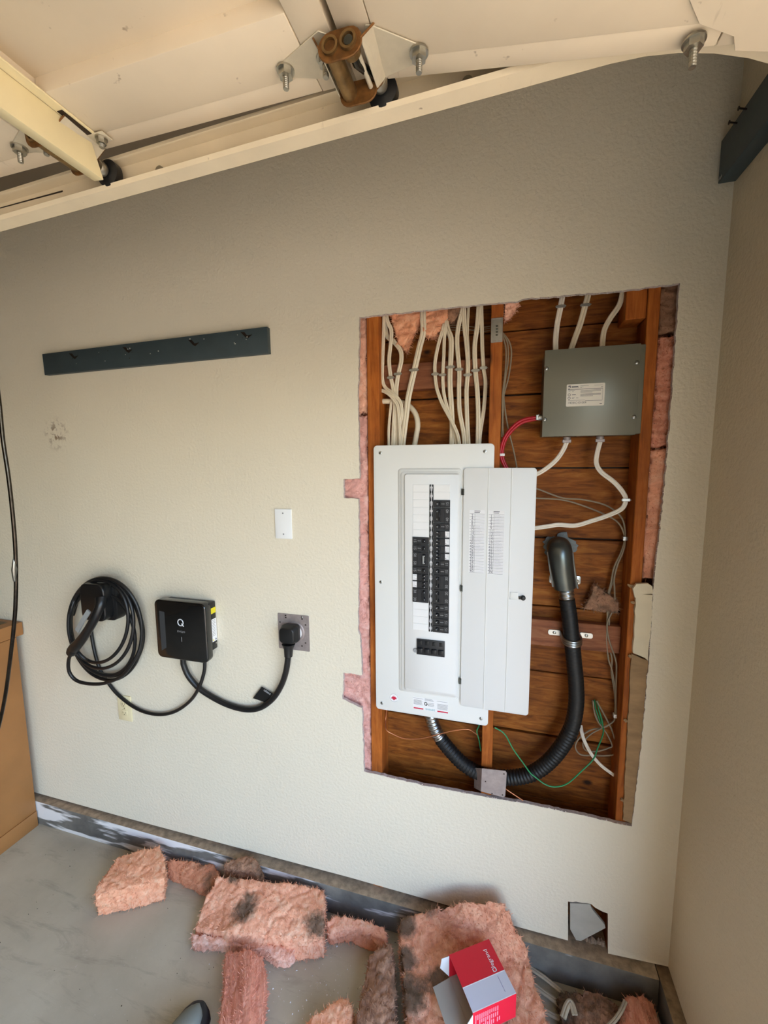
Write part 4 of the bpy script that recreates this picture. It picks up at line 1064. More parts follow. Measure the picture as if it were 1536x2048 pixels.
cable('green wire under the panel left of the middle stud', L2([(1135, 500, .02), (1120, 540), (1106, 580), (1125, 650), (1138, 735)]), .0022, .04, 'green_wire', flat=False, name='green_wire')
cable('long green wire sagging right of the middle stud across the conduit', L2([(1250, 545, -.002), (1330, 598, -.004), (1400, 720), (1480, 832), (1536, 910)]) + L1([(140, 1150), (230, 1215), (320, 1236), (430, 1205), (560, 1090), (660, 990, .01), (700, 890, .03), (752, 750, .06), (738, 650, .08), (690, 460, .098)]), .0022, -.004, 'green_wire', flat=False, name='green_wire')
for k, (u, v) in enumerate(((655, 445), (672, 440), (700, 450))):
    cable(('leftmost', 'middle', 'rightmost')[k] + ' dark green wire out of the small hole in the boards', L1([(u, v + 10, .100), (u + 12, v + 90, .082), (u + 35, v + 160, .078), (u + 65 - 8 * k, v + 230, .080)]), .0022, .09, ('grey_wire', 'green_wire', 'green_wire')[k], flat=False, name='green_wire')
cable('cut white cable end lying over the loops of grey wire', L1([(548, 680, .085), (570, 790, .066), (638, 930), (730, 1040), (850, 1132)]), .0068, .058, 'nm_white_b')
cable('bare copper wire swinging across under the panel', L2([(378, 400, .05), (370, 480, .05), (372, 560, .018), (430, 600, .018), (520, 634, .018), (640, 636, .016), (760, 611, .012), (900, 574, .012), (1030, 560, .018), (1090, 590, .03), (1108, 605, .036)]), .0019, .018, 'copper', flat=False, name='copper_wire')
cable('short peach wire end beside the bent plate', L2([(1300, 1010, .03), (1345, 1046), (1480, 1136)]), .0018, .012, 'copper', flat=False, name='copper_wire')

# ---------------------------------------------------------------- black flexible conduit with elbow
con = empty('flexible_conduit', W(1133, 1200, .04)); tag(con, 'black ribbed flexible conduit hanging in a U below the steel elbow', 'conduit')
body = [(1131, 1172, .040), (1134, 1200, .040), (1139, 1235, .038), (1143, 1275, .036), (1147.5, 1320, .034), (1152, 1366, .032), (1152, 1411, .030), (1143, 1455, .030), (1125, 1490, .030), (1100, 1521, .032), (1069, 1544, .034), (1035, 1554, .036), (989, 1554, .040), (957, 1546, .042), (927, 1528, .042), (903, 1504, .042), (879, 1474, .040), (868, 1453, .040), (862, 1432, .040), (858, 1410, .040)]
sp_ = spline([W(*q) for q in body], 14)
i_up = min(range(len(sp_)), key=lambda i: (sp_[i] - W(1136, 1198, .04)).length)
i_dn = min(range(len(sp_)), key=lambda i: (sp_[i] - W(880, 1474, .040)).length)
mid = sp_[i_up:i_dn + 1]
# resample for ribs
def resample(P, step):
    out = [P[0]]; acc = 0
    for i in range(1, len(P)):
        d = (P[i] - P[i - 1]).length
        while acc + d >= step:
            t = (step - acc) / d; q_ = P[i - 1].lerp(P[i], t); out.append(q_); P[i - 1] = q_; d = (P[i] - q_).length; acc = 0
        acc += d
    return out
mid = resample([p.copy() for p in mid], .0028)
rad = []
for i in range(len(mid)):
    u = i / len(mid)
    rib = .0012 if u > .42 else .00025
    rad.append(.0232 + rib * (1 if (i % 4) in (0, 1) else -1))
q = MB(); q.tube(mid, rad, 18); q.build('sleeve', 'conduit_black', con, smooth=60)
def metal_end(P):
    P = resample([p.copy() for p in P], .0022)
    q = MB(); q.tube(P, [.0212 + (.0016 if (i % 6) < 3 else -.0012) for i in range(len(P))], 20); q.build('connector', 'galvanised', con, smooth=60)
metal_end(sp_[i_dn:]); metal_end(sp_[:i_up + 1])
# elbow
el = empty('conduit_elbow', W(1118, 1100, .06)); tag(el, 'dark steel elbow fitting coming out of the board wall', 'conduit elbow')
ep = [W(1121, 1096, SH + .02), W(1119, 1098, SH - .01), W(1118, 1096, .060), W(1119.5, 1104, .040), W(1122, 1125, .034), W(1126, 1150, .036), W(1130, 1174, .040)]
q = MB(); pp = spline(ep, 5); q.tube(pp, [.036 - .006 * max(0, (i / (len(pp) - 1) - .5)) for i in range(len(pp))], 28); q.build('elbow_body', 'elbow_steel', el, smooth=60)
for d in (-1, 1):
    sd = [p + Vector((d * .0355, -.006, 0)) for p in ep[3:]]
    q = MB(); q.tube(spline(sd, 4), .0026, 8); q.build('rim', 'galvanised', el)
    c = W(1130 + d * 24, 1160 + d * 1, .045)
    q = MB(); q.prismY(rrect(c.x - .011, c.x + .011, c.z - .012, c.z + .014, .006), .045, .056); lug = q.build('lug', 'galvanised', el, bevel=.001)
    q = MB(); screw(q, (c.x, .045, c.z - .002), (0, -1, 0), .0055, .005); q.build('lug_screw', 'zinc', lug)
q = MB(); c = W(1129, 1152, .004); q.tube([c, c + Vector((0, .004, 0))], .003, 8); q.build('set_screw', 'nail_dark', el)
q = MB(); out = []
cc = W(1120, 1094, SH - .006)
for k in range(40):
    a = 2 * math.pi * k / 40; r_ = .049 * (1 + .13 * math.sin(5 * a + 1) * (.3 + abs(math.sin(a))) + .10 * random.uniform(-1, 1))
    out.append((cc.x + r_ * math.cos(a), cc.z + r_ * .85 * math.sin(a)))
q.prismY(out, SH - .006, SH - .0005); q.build('sealant_collar', 'sealant', el, smooth=0)
# strap
stp = empty('conduit_strap', W(1143, 1278, .05)); tag(stp, 'galvanised two-hole strap around the black conduit', 'strap')
c = W(1143.5, 1279, .036)
q = MB()
for dz in (-.007, 0, .007):
    arc = [Vector((c.x + .0265 * math.cos(math.pi * k / 14), c.y + .002 - .0275 * math.sin(math.pi * k / 14), c.z + dz - .006 * math.sin(math.pi * k / 14))) for k in range(15)]
    arc = [Vector((arc[0].x, .069, arc[0].z))] + arc + [Vector((arc[-1].x, .069, arc[-1].z))]
    q.tube(arc, .004, 8)
q.build('strap_band', 'galvanised', stp)
for d in (-1, 1):
    q = MB(); xa = c.x + d * .026; xb = c.x + d * .066; z = c.z + .004
    q.prismY(rrect(min(xa, xb), max(xa, xb), z - .009, z + .009, .007), .069, .0715); ear = q.build('strap_ear', 'galvanised', stp, bevel=.0005, bseg=1)
    q = MB(); screw(q, (c.x + d * .047, .069, z), (0, -1, 0), .005, .003); q.build('strap_screw', 'zinc', ear)

# ================================================================== THINGS ON THE WALL
# --- EV charger
CX0, CX1 = W(312, 1257, -.06).x, W(413, 1262, -.06).x
CZ1, CZ0 = W(362, 1203.5, -.06).z, W(365, 1320.5, -.06).z
ev = empty('ev_charger', ((CX0 + CX1) / 2, 0, CZ0)); tag(ev, 'square glossy black wall charger with a Q logo', 'charger')
MB().prismY(rrect(CX0, CX1, CZ0, CZ1, .022), -.062, -.028).build('front_shell', 'charger_black', ev, bevel=.006, bseg=3)
MB().box((CX0 + .025, -.034, CZ0 + .040), (CX1 - .001, -.0015, CZ1 - .006)).build('back_shell', 'charger_side', ev, bevel=.003)
def CP(px, py): return W(px, py, -.0622)
pts = [CP(*t) for t in ((318, 1221.5), (328.5, 1224), (333, 1295), (323.5, 1301))]
q = MB(); q.prism([tuple(p) for p in pts], [(p.x, p.y + .0004, p.z) for p in pts]); q.build('window', 'charger_window', ev)
q = MB(); cc = CP(361, 1245); n_ = 28
q.tube([cc + Vector((.0118 * math.cos(2 * math.pi * k / n_ - .55), -.0002, .0125 * math.sin(2 * math.pi * k / n_ - .55))) for k in range(n_ + 1)], .0021, 5)
q.tube([cc + Vector((.0040, -.0004, -.0040)), cc + Vector((.0140, -.0004, -.0145))], .0018, 5); q.build('logo', 'print_white', ev)
q = MB(); put_text(q, 'EVIQO', CP(362.5, 1263.5), .0105, RX, UZ, .0003, sx=1.15); q.build('maker_name', 'print_grey', ev, smooth=0, recalc=False)
a = CP(363, 1274); b2 = CP(363.6, 1283.5); MB().box((a.x - .0008, -.0626, b2.z), (a.x + .0008, -.0622, a.z)).build('status_light', 'print_grey', ev)
sx = CX1 - .0008
def side_quad(y0, y1, z0, z1, n, mat, lift=.0004): return MB().box((sx, y0, z0), (sx + lift, y1, z1)).build(n, mat, ev)
zt_ = W(431, 1215, -.003).z
sl1, sl0 = W(432, 1213, -.003).z, W(432, 1224, -.003).z
side_quad(-.029, -.003, sl0, sl1, 'yellow_label', 'yellow')
wl1, wl0 = W(433, 1235, -.003).z, W(434, 1279, -.003).z
side_quad(-.029, -.003, wl0, wl1, 'white_label', 'paper_white')
q = MB()
for k in range(11):
    z = wl1 - .005 - k * (wl1 - wl0) * .068; q.box((sx + .0004, -.027, z - .0010), (sx + .0006, -.006 - random.uniform(0, .005), z + .0010))
q.build('fine_print', 'print_grey', ev, smooth=0)
for y, m_ in ((-.024, 'yellow'), (-.010, 'print_dark')):
    z = wl0 + .004; MB().prism([(sx + .0004, y - .004, z), (sx + .0004, y + .004, z), (sx + .0004, y, z + .008)], [(sx + .0007, y - .004, z), (sx + .0007, y + .004, z), (sx + .0007, y, z + .008)]).build('warning_triangle', m_, ev)
q = MB(); c = Vector((sx, -.010, wl0 - .010)); screw(q, c, (1, 0, 0), .0035, .002); q.build('screw', 'galvanised', ev)
# --- supply cord with plug
pc = empty('power_cord', W(495, 1419, -.02)); tag(pc, 'thick black supply cord hanging from the charger to the plug', 'power cord')
cp = [(366.5, 1322, -.030), (367.5, 1330, -.030), (377, 1352, -.027), (398, 1376, -.022), (430, 1397, -.018), (463, 1412, -.016), (495, 1419, -.016), (521, 1415, -.017), (545, 1398, -.020), (562, 1372, -.026), (572, 1343, -.034), (576.5, 1312, -.040)]
P = spline([W(*q) for q in cp], 8); P[0].z = CZ0 - .001
q = MB(); q.tube(P, .0108, 14); q.build('cable', 'cord_black', pc, smooth=60)
pl = W(578, 1268, -.034)
q = MB(); q.prism([(x, -.012, z) for x, z in rrect(pl.x - .026, pl.x + .034, pl.z - .034, pl.z + .032, .014)], [(x, -.030, z) for x, z in rrect(pl.x - .034, pl.x + .034, pl.z - .034, pl.z + .032, .016)])
q.prism([(x, -.030, z) for x, z in rrect(pl.x - .034, pl.x + .034, pl.z - .034, pl.z + .032, .016)], [(x, -.052, z) for x, z in rrect(pl.x - .030, pl.x + .026, pl.z - .030, pl.z + .026, .016)])
q.build('plug', 'cord_black', pc, bevel=.003)
e0, e1 = W(577, 1288, -.036), W(576.8, 1313, -.040)
q = MB(); q.tube([e0, e0.lerp(e1, .4), e1, e1 + (e1 - e0) * .05], [.024, .0165, .0145, .0112], 16); q.build('strain_relief', 'cord_black', pc, smooth=50)
# flag tag on the cord
t0 = W(542, 1398, -.018)
tp = [W(*t) for t in ((523.5, 1373.5, -.012), (547.5, 1388.5, -.012), (541, 1401, -.016), (532, 1405, -.012), (505.5, 1396.5, -.010))]
q = MB(); q.prism([tuple(p) for p in tp], [(p.x, p.y + .0008, p.z) for p in tp]); fl = q.build('flag_tag', 'charger_side', pc)
rt = (tp[0] - tp[1]); rt.y = 0; rt.normalize(); upv = Vector((0, -1, 0)).cross(rt) * -1
if upv.z > 0: upv = -upv
q = MB(); put_text(q, 'EVIQO', W(534.5, 1384, -.0128), .010, rt, upv, .0006 if rt.cross(upv).y < 0 else -.0006); q.build('tag_name', 'print_white', fl, smooth=0, recalc=False)
# --- square outlet plate
A = W(555.5, 1226, -.003); op = [W(*t, -.003) for t in ((555.5, 1226), (617.5, 1232), (619.5, 1303), (557, 1297))]
ox0, ox1 = (op[0].x + op[3].x) / 2, (op[1].x + op[2].x) / 2; oz1, oz0 = (op[0].z + op[1].z) / 2, (op[2].z + op[3].z) / 2
orc = empty('range_outlet', ((ox0 + ox1) / 2, 0, oz0)); tag(orc, 'square galvanised outlet plate behind the black plug', 'outlet')
MB().prismY(rrect(ox0, ox1, oz0, oz1, .004), -.0025, -.0003).build('cover_plate', 'dull_plate', orc, bevel=.0006, bseg=1)
oc = Vector(((ox0 + ox1) / 2 + .004, 0, (oz0 + oz1) / 2 + .002))
q = MB(); q.tube([(oc.x, -.0025, oc.z), (oc.x, -.006, oc.z)], [.040, .037], 28); q.build('raised_ring', 'dull_plate', orc)
q = MB(); q.tube([(oc.x, -.006, oc.z), (oc.x, -.0115, oc.z)], .031, 28); q.build('receptacle', 'paper_white', orc, bevel=.001)
for px, py in ((571, 1231), (604, 1238), (560, 1244), (611, 1250), (611, 1286), (604, 1292), (571.5, 1235), (603.5, 1234)):
    c = W(px, py, -.0027); q = MB(); q.prismY(rrect(c.x - .0032, c.x + .0032, c.z - .0022, c.z + .0022, .002), -.0029, -.0025); q.build('slot_hole', 'nail_dark', orc)
q = MB(); c = W(604, 1234.5, -.003); screw(q, c, (0, -1, 0), .003, .002); q.build('plate_screw', 'galvanised', orc)
# --- connector, holster and coiled charging cable
hc = W(200, 1196, -.05)
ho = empty('connector_holster', (hc.x, 0, hc.z)); tag(ho, 'black holster on the wall inside the coiled cable', 'holster')
hx0, hx1, hz0, hz1 = W(172, 1200, -.06).x, W(219, 1200, -.06).x, W(200, 1238, -.06).z, W(200, 1166, -.06).z
MB().prismY(rrect(hx0, hx1, hz0, hz1, .030, 6), -.085, -.040).build('holster_body', 'charger_side', ho, bevel=.006, bseg=3)
q = MB(); q.prismY(rrect(hx0 + .01, hx1 + .018, hz0 - .008, hz1 - .012, .030, 6), -.046, -.001); q.build('wall_mount', 'cord_black', ho, bevel=.004)
gun = empty('charging_connector', W(170, 1260, -.1)); tag(gun, 'black charging connector gun with a grey grip, hanging in its holster', 'charging connector')
gp = [W(203, 1196, -.086), W(200, 1212, -.100), W(190, 1236, -.112), W(175, 1262, -.112), W(160, 1283, -.106), W(148, 1296, -.100)]
q = MB(); P = spline(gp, 6); n_ = len(P); q.tube(P, [.021 - .0045 * math.sin(math.pi * min(1, i / n_ * 1.1)) for i in range(n_)], 18); q.build('handle', 'charger_side', gun, smooth=60)
q = MB(); q.tube([W(149, 1295, -.10), W(146, 1300, -.098), W(143, 1305, -.096)], [.020, .022, .019], 16); q.build('collar', 'cord_black', gun, smooth=40)
q = MB(); gg = [W(178, 1222, -.118), W(166, 1241, -.124), W(154, 1262, -.120)]; wv = Vector((.012, 0, .006))
q.tube(spline(gg, 5), .0095, prof=[(1, .25), (.7, .45), (-.7, .45), (-1, .25), (-1, -.25), (1, -.25)], up=YV); q.build('grip_insert', 'gun_grey', gun, smooth=30)
# coiled cable: one continuous line
cc = empty('charging_cable', W(215, 1366, -.04)); tag(cc, 'long black charging cable coiled in loops around the holster', 'cable')
def el_pts(cx, cy, rx, ry, a0, a1, tilt, y, n):
    out = []
    for k in range(n):
        t = math.radians(a0 + (a1 - a0) * k / n); ex, ey = rx * math.cos(t), ry * math.sin(t)
        out.append((cx + ex * math.cos(tilt) - ey * math.sin(tilt), cy + ex * math.sin(tilt) + ey * math.cos(tilt), y + .008 * math.sin(2 * t + cx)))
    return out
cpx = [(142.5, 1306, -.094), (137, 1322, -.086), (139, 1345, -.078), (155, 1362, -.070), (185, 1368, -.062), (215, 1365, -.058), (246, 1350, -.056), (270, 1318, -.055)]
cpx += el_pts(209, 1258, 76, 104, 15, -345 + 360 - 720 + 345, -.06, -.055, 22)
cpx = cpx[:8]
turns = [(209, 1259, 75, 104, -.05, -.050), (203, 1246, 64, 88, -.02, -.070), (214, 1256, 70, 99, -.13, -.036), (196, 1240, 60, 82, .02, -.078), (212, 1262, 74, 92, -.20, -.026), (206, 1268, 62, 84, -.28, -.044), (211, 1262, 72, 100, -.16, -.020)]
NT = len(turns); PER = 16
for k in range(PER * NT - PER // 2):
    f = k / PER; i = min(int(f), NT - 2); t = min(1.0, f - i); t = t * t * (3 - 2 * t)
    x, y, rx, ry, ti, yy = [p0 * (1 - t) + p1 * t for p0, p1 in zip(turns[i], turns[i + 1])]
    cpx += el_pts(x, y, rx, ry, 20 - 360 * f, 0, ti, yy, 1)
cpx += [(218, 1352, -.016), (208, 1342, -.014)][:0]
tailp = [(193, 1318, -.014), (203, 1345, -.012), (217, 1366, -.012), (235, 1388, -.012), (262, 1410, -.013), (290, 1424, -.014), (322, 1429, -.014), (352, 1422, -.016), (380, 1402, -.022), (398, 1375, -.034), (408, 1345, -.030), (409.5, 1326, -.030), (409.5, 1320, -.030)]
cpx += [(146, 1230, -.016), (158, 1192, -.014), (172, 1190, -.013), (180, 1230, -.013), (184, 1275, -.013)] + tailp
q = MB(); q.tube(spline([W(*t) for t in cpx], 6), .0068, 10); q.build('cord', 'cord_black', cc, smooth=60)
# --- blank plate and duplex outlet
bx0, bx1 = W(550, 1047, -.004).x, W(583.5, 1047, -.004).x; bz1_, bz0_ = W(567, 1018, -.004).z, W(567, 1077.5, -.004).z
bp = MB().prismY(rrect(bx0, bx1, bz0_, bz1_, .003), -.005, -.0003).build('blank_plate', 'white_plate', bevel=.002); tag(bp, 'white blank wall plate with two screws', 'wall plate')
for v in (.16, .86):
    q = MB(); c = Vector(((bx0 + bx1) / 2, -.005, bz0_ + (bz1_ - bz0_) * v)); screw(q, c, (0, -1, 0), .003, .001); q.build('screw', 'print_grey', bp)
dx0_, dx1_ = W(236.5, 1415, -.004).x, W(263, 1420, -.004).x; dz1_, dz0_ = W(250, 1393.5, -.004).z, W(250, 1440.5, -.004).z
dz1_ = dz1_ + .004
do = empty('duplex_outlet', ((dx0_ + dx1_) / 2, 0, dz0_)); tag(do, 'ivory duplex outlet behind the sagging black cable', 'outlet')
MB().prismY(rrect(dx0_, dx1_, dz0_, dz1_, .003), -.006, -.0003).build('cover_plate', 'ivory', do, bevel=.002)
for s_ in (-1, 1):
    c = Vector(((dx0_ + dx1_) / 2, -.006, (dz0_ + dz1_) / 2 + s_ * .0195))
    q = MB(); q.prismY(rrect(c.x - .0165, c.x + .0165, c.z - .0135, c.z + .0135, .010), -.0085, -.0055); fc = q.build('socket_face', 'ivory', do, bevel=.0008)
    for d in (-1, 1): MB().box((c.x + d * .0065 - .0012, -.0088, c.z - .002), (c.x + d * .0065 + .0012, -.0085, c.z + .006)).build('slot', 'ivory_dark', fc)
    q = MB(); q.tube([(c.x, -.0085, c.z - .007), (c.x, -.0088, c.z - .007)], .0025, 10); q.build('ground_hole', 'ivory_dark', fc)
q = MB(); screw(q, ((dx0_ + dx1_) / 2, -.006, (dz0_ + dz1_) / 2), (0, -1, 0), .003, .001); q.build('screw', 'ivory_dark', do)
# --- navy boards
bt = [W(*t, -.019) for t in ((84, 708), (534, 653), (536.5, 706), (89, 750))]
nb = MB(); nb.prism([tuple(p) for p in bt], [(p.x, -.0005, p.z) for p in bt])
nb = nb.build('rail_board', 'board_navy', bevel=.0015); tag(nb, 'long dark blue-grey board fixed level on the wall left of the panel', 'board')
for k in range(26):
    u = random.choice([.15, .3, .42, .43, .55, .7, .73, .88, .9]) + random.uniform(-.03, .03); v = random.uniform(.12, .7)
    top_ = bt[0].lerp(bt[1], u); bo_ = bt[3].lerp(bt[2], u); c = top_.lerp(bo_, v); s_ = random.uniform(.0008, .0022)
    MB().box((c.x - s_ * random.uniform(.7, 2), -.0194, c.z - s_), (c.x + s_, -.0190, c.z + s_ * random.uniform(.6, 1.2))).build('paint_chip', 'chip_white' if random.random() < .6 else 'nail_dark', nb)
for u, v in ((.16, .22), (.42, .22), (.71, .25), (.92, .18)):
    top_ = bt[0].lerp(bt[1], u); bo_ = bt[3].lerp(bt[2], u); c = top_.lerp(bo_, v)
    q = MB(); q.prismY([(c.x - .022, c.z + .008), (c.x - .006, c.z + .006), (c.x + .004, c.z - .006), (c.x + .024, c.z - .004), (c.x + .006, c.z - .016), (c.x - .004, c.z - .010)], -.0193, -.019); q.build('scar', 'nail_dark', nb)
XB = XR - .038
rb = [XX(1435, 290, XB), XX(1437, 362, XB)]
zt_, zb_ = 2.476, 2.379
q = MB(); q.prism([(XB, -.010, zb_), (XR - .0005, -.010, zb_), (XR - .0005, -.010, zt_), (XB, -.010, zt_)], [(XB, -.56, zb_), (XR - .0005, -.56, zb_), (XR - .0005, -.56, zt_), (XB, -.56, zt_)])
nb2 = q.build('rail_board', 'board_navy', bevel=.002); tag(nb2, 'dark board with protruding nails on the right wall high up', 'board')
for py, y in ((190, -.125), (228, -.085)):
    c = Vector((XB, y, zt_ - .012)); q = MB(); q.tube([c, c + Vector((-.016, -.004, .002)), c + Vector((-.0165, -.004, .002)), c + Vector((-.018, -.004, .002))], [.0018, .0018, .0042, .0042], 10); q.build('nail', 'nail_dark', nb2)
for k in range(4): c = Vector((XB - .0003, -.014 - .004 * k, zb_ + .004 + .002 * (k % 2))); MB().box(c, c + Vector((.0003, -.0015, .006))).build('splinter', 'chip_white', nb2)

# ================================================================== CABINET AND ROD AT THE LEFT
cxr_ = W(70, 1600, -.035).x
ctop = W(52, 1250, -.03).z
cab = empty('cabinet', (cxr_ - .4, -.35, 0)); tag(cab, 'low brown hardboard cabinet at the left edge', 'cabinet')
MB().box((cxr_ - .85, -.034, .0), (cxr_, -.66, ctop - .062)).build('cabinet_side', 'hardboard', cab, bevel=.002)
MB().box((cxr_ - .86, -.006, ctop - .060), (cxr_ + .003, -.67, ctop)).build('top_rail', 'hardboard', cab, bevel=.003)
MB().box((cxr_ - .84, -.03, ctop), (cxr_ - .05, -.65, ctop + .002)).build('top_inset', 'hardboard_dark', cab)
MB().box((cxr_, -.036, .0), (cxr_ + .006, -.66, .075)).build('toe_strip', 'hardboard', cab, bevel=.002)
rod_px = [(-38, 640), (-12, 740), (-2, 800), (6, 880), (16.5, 950), (23.5, 1010), (29, 1070), (31.5, 1120), (32, 1170), (30.5, 1220), (27, 1260), (22.5, 1300), (16.5, 1350), (9, 1400), (-3, 1455), (-26, 1540), (-60, 1620)]
q = MB(); q.tube(spline([W(a_, b_, -.30) for a_, b_ in rod_px], 6), .0062, 12)
rod = q.build('bowed_rod', 'rod_dark', smooth=60); tag(rod, 'bowed dark glossy metal tube at the left edge in front of the cabinet', 'metal tube')
q = MB(); q.tube([W(29, 1118, -.302), W(28.5, 1140, -.306), W(29.5, 1162, -.304)], [.0045, .0085, .0050], 10); q.build('splice', 'rod_splice', rod)

# ================================================================== ON THE FLOOR
SOLID = []
def batt(label, pts, zc, mat, seed, voxel=.010, amp=.010, freq=11, stretch=(1, 1, 1), base=.002, name='insulation_batt', amp2=.005, base_in=1.0, rot=0.0):
    top = [FZ(*q) for q in pts]; n = len(top)
    ctr = sum(top, Vector()) / n
    tc = Vector((ctr.x, ctr.y, zc)); bc = Vector((ctr.x, ctr.y, base))
    low = [Vector((ctr.x + (p.x - ctr.x) * base_in, ctr.y + (p.y - ctr.y) * base_in, base)) for p in top]
    q = MB()
    q.add(top + low + [tc, bc], [(i, (i + 1) % n, n + (i + 1) % n, n + i) for i in range(n)] + [(i, (i + 1) % n, 2 * n) for i in range(n)] + [(n + (i + 1) % n, n + i, 2 * n + 1) for i in range(n)])
    o = fluff(name, mat, q, .0055, amp, freq, amp2, 55, stretch, seed=seed, clamp=floor_clamp, rot=rot)
    SOLID.append([(p_[0], p_[1]) for p_ in pts])
    return tag(o, label, 'insulation')
batt('wedge of orange pink insulation with a cut front, leftmost on the floor', [(188, 1790, .10), (197, 1768, .105), (235, 1714, .11), (300, 1694, .115), (320, 1689, .115), (329, 1720, .11), (327, 1757, .10), (260, 1776, .10)], .115, 'insulation_clean', 31, .008, .009, 9)
batt('low pink strip of insulation against the curb between two batts', [(333, 1718, .065), (362, 1718, .07), (425, 1730, .065), (440, 1745, .06), (420, 1774, .05), (395, 1768, .05), (336, 1738, .05)], .06, 'insulation_dirty', 32, .007, .008, 16)
batt('curled brownish pink insulation scrap on the curb behind the folded batt', [(445, 1728, .13), (465, 1716, .14), (495, 1711, .14), (518, 1720, .14), (526, 1745, .12), (524, 1762, .11), (500, 1752, .11), (470, 1742, .12)], .14, 'insulation_brown', 33, .007, .010, 16)
batt('large folded pink batt with grey dirt patches on its top', [(434, 1752, .115), (465, 1753, .125), (560, 1766, .13), (600, 1768, .125), (647, 1774, .115), (649, 1820, .11), (648, 1874, .09), (600, 1881, .085), (520, 1872, .085), (452, 1863, .085), (438, 1862, .07), (388, 1856, .055), (405, 1810, .075)], .115, 'insulation_fold', 34, .009, .010, 9)
batt('whitish pink fluffy fringe sticking out under the folded batt', [(382, 1862, .045), (440, 1872, .05), (520, 1885, .05), (590, 1890, .045), (588, 1905, .045), (576, 1922, .04), (552, 1918, .04), (535, 1900, .04), (500, 1896, .04), (460, 1888, .04), (400, 1880, .04), (386, 1890, .03)], .045, 'insulation_pink', 35, .007, .009, 18)
batt('long fibrous pink strip of insulation running towards the bottom edge', [(452, 1903, .07), (492, 1898, .085), (526, 1912, .07), (532, 1960, .07), (528, 2050, .07), (524, 2190, .07), (425, 2190, .07), (440, 2045, .075), (446, 1990, .07)], .09, 'insulation_strip', 36, .008, .009, 12, (2.6, .22, 1.4), rot=STRIP_A)
batt('pink insulation roll along the curb with a dark brown end', [(652, 1845, .065), (668, 1832, .075), (705, 1836, .08), (742, 1842, .08), (768, 1854, .08), (776, 1874, .07), (772, 1888, .06), (745, 1872, .06), (700, 1862, .055), (662, 1868, .05)], .075, 'insulation', 37, .007, .009, 15)
batt('crumpled grey brown insulation heap left of the red carton', [(728, 1960, .10), (740, 1915, .10), (765, 1895, .11), (782, 1882, .11), (788, 1920, .10), (792, 2000, .10), (788, 2190, .10), (704, 2190, .09), (712, 2040, .095)], .12, 'insulation_brown', 38, .008, .014, 12)
batt('biggest dirty batt leaning on the wall under the red carton', [(799, 1842, .12), (830, 1830, .14), (890, 1808, .22), (950, 1802, .26), (1000, 1799, .28), (1013, 1806, .28), (1036, 1858, .19), (1052, 1898, .14), (1058, 1930, .125), (1072, 1985, .12), (1108, 2060, .12), (1150, 2200, .12), (818, 2200, .11), (812, 2000, .115)], .128, 'insulation_big', 39, .009, .011, 9)
batt('small clean pink triangle of insulation at the bottom edge', [(614, 2042, .07), (655, 2010, .075), (682, 1992, .08), (694, 1996, .08), (706, 2022, .08), (704, 2060, .07), (690, 2160, .07), (600, 2160, .07)], .08, 'insulation_clean', 40, .008, .008, 14)
batt('orange chunk of insulation in the right corner on the floor', [(1242, 2040, .07), (1258, 1994, .08), (1285, 1986, .085), (1306, 2004, .07), (1318, 2048, .07), (1325, 2160, .07), (1235, 2160, .06)], .085, 'insulation_fibre', 41, .008, .010, 14, (2.5, .5, 2.5))
batt('brown dusty clump of debris between the floor cables and the orange chunk', [(1116, 1990, .05), (1150, 1978, .055), (1205, 1988, .055), (1234, 2004, .05), (1230, 2048, .05), (1222, 2140, .04), (1130, 2140, .04), (1120, 2030, .045)], .055, 'insulation_brown', 42, .007, .014, 20)
def floor_cable(label, pts, r, mat='old_cable'):
    q = MB(); q.tube(spline([FZ(*t) for t in pts], 6), r, prof=FLAT, up=Vector((0, 0, 1))); return tag(q.build('loose_cable', mat, smooth=50), label, 'cable')
floor_cable('grey loose cable along the curb nearest the wall', [(1030, 1905, .03), (1060, 1934, .03), (1090, 1956, .028), (1124, 1984, .02)], .008)
floor_cable('thick tan loose cable beside the big batt near the corner', [(1045, 1950, .02), (1075, 1975, .02), (1112, 2003, .02), (1140, 2030, .02), (1170, 2052, .02)], .009)
floor_cable('lowest loose cable near the corner running off the bottom edge', [(1075, 2010, .012), (1105, 2030, .012), (1140, 2046, .012), (1190, 2070, .012)], .0085)
floor_cable('short bent cable end standing beside the orange chunk', [(1190, 2075, .06), (1225, 2045, .075), (1242, 2022, .085), (1251, 2002, .09)], .006)
floor_cable('folded stub of tan cable on the brown clump', [(1126, 2035, .06), (1134, 2012, .066), (1142, 2005, .07), (1150, 2030, .066)], .009)

# --- red carton
zt_ = .222; hgt = .078
A, B, Cc, D_ = [FZ(*t, zt_) for t in ((901, 1909), (980, 1880), (1031.5, 1983.5), (941, 2028))]
u = ((B - A) + (Cc - D_)).normalized(); v = Vector((u.y, -u.x, 0))
ctr = (A + B + Cc + D_) / 4; wu = .137; wv = .142
u = Vector((u.x, u.y, 0)).normalized()
BM = Matrix(((u.x, v.x, 0, ctr.x), (u.y, v.y, 0, ctr.y), (0, 0, 1, zt_), (0, 0, 0, 1)))
carton = empty('carton', (ctr.x, ctr.y, zt_ - hgt)); tag(carton, 'open red and grey cardboard carton on the big batt', 'carton')
hu, hv, th = wu / 2, wv / 2, .0012
def cb(n, a_, b_, mat, par=carton): return MB().box(a_, b_, mat=BM).build(n, mat, par)
top_ = cb('top_panel', (-hu, -hv, -th), (hu, hv, 0), 'carton_red')
sp_v = .088 - hv - .003
cb('grey_band', (-hu, sp_v, 0), (hu, hv, .0003), 'carton_grey', top_)
cb('white_line', (-hu, sp_v - .001, 0), (hu, sp_v + .001, .0004), 'carton_white', top_)
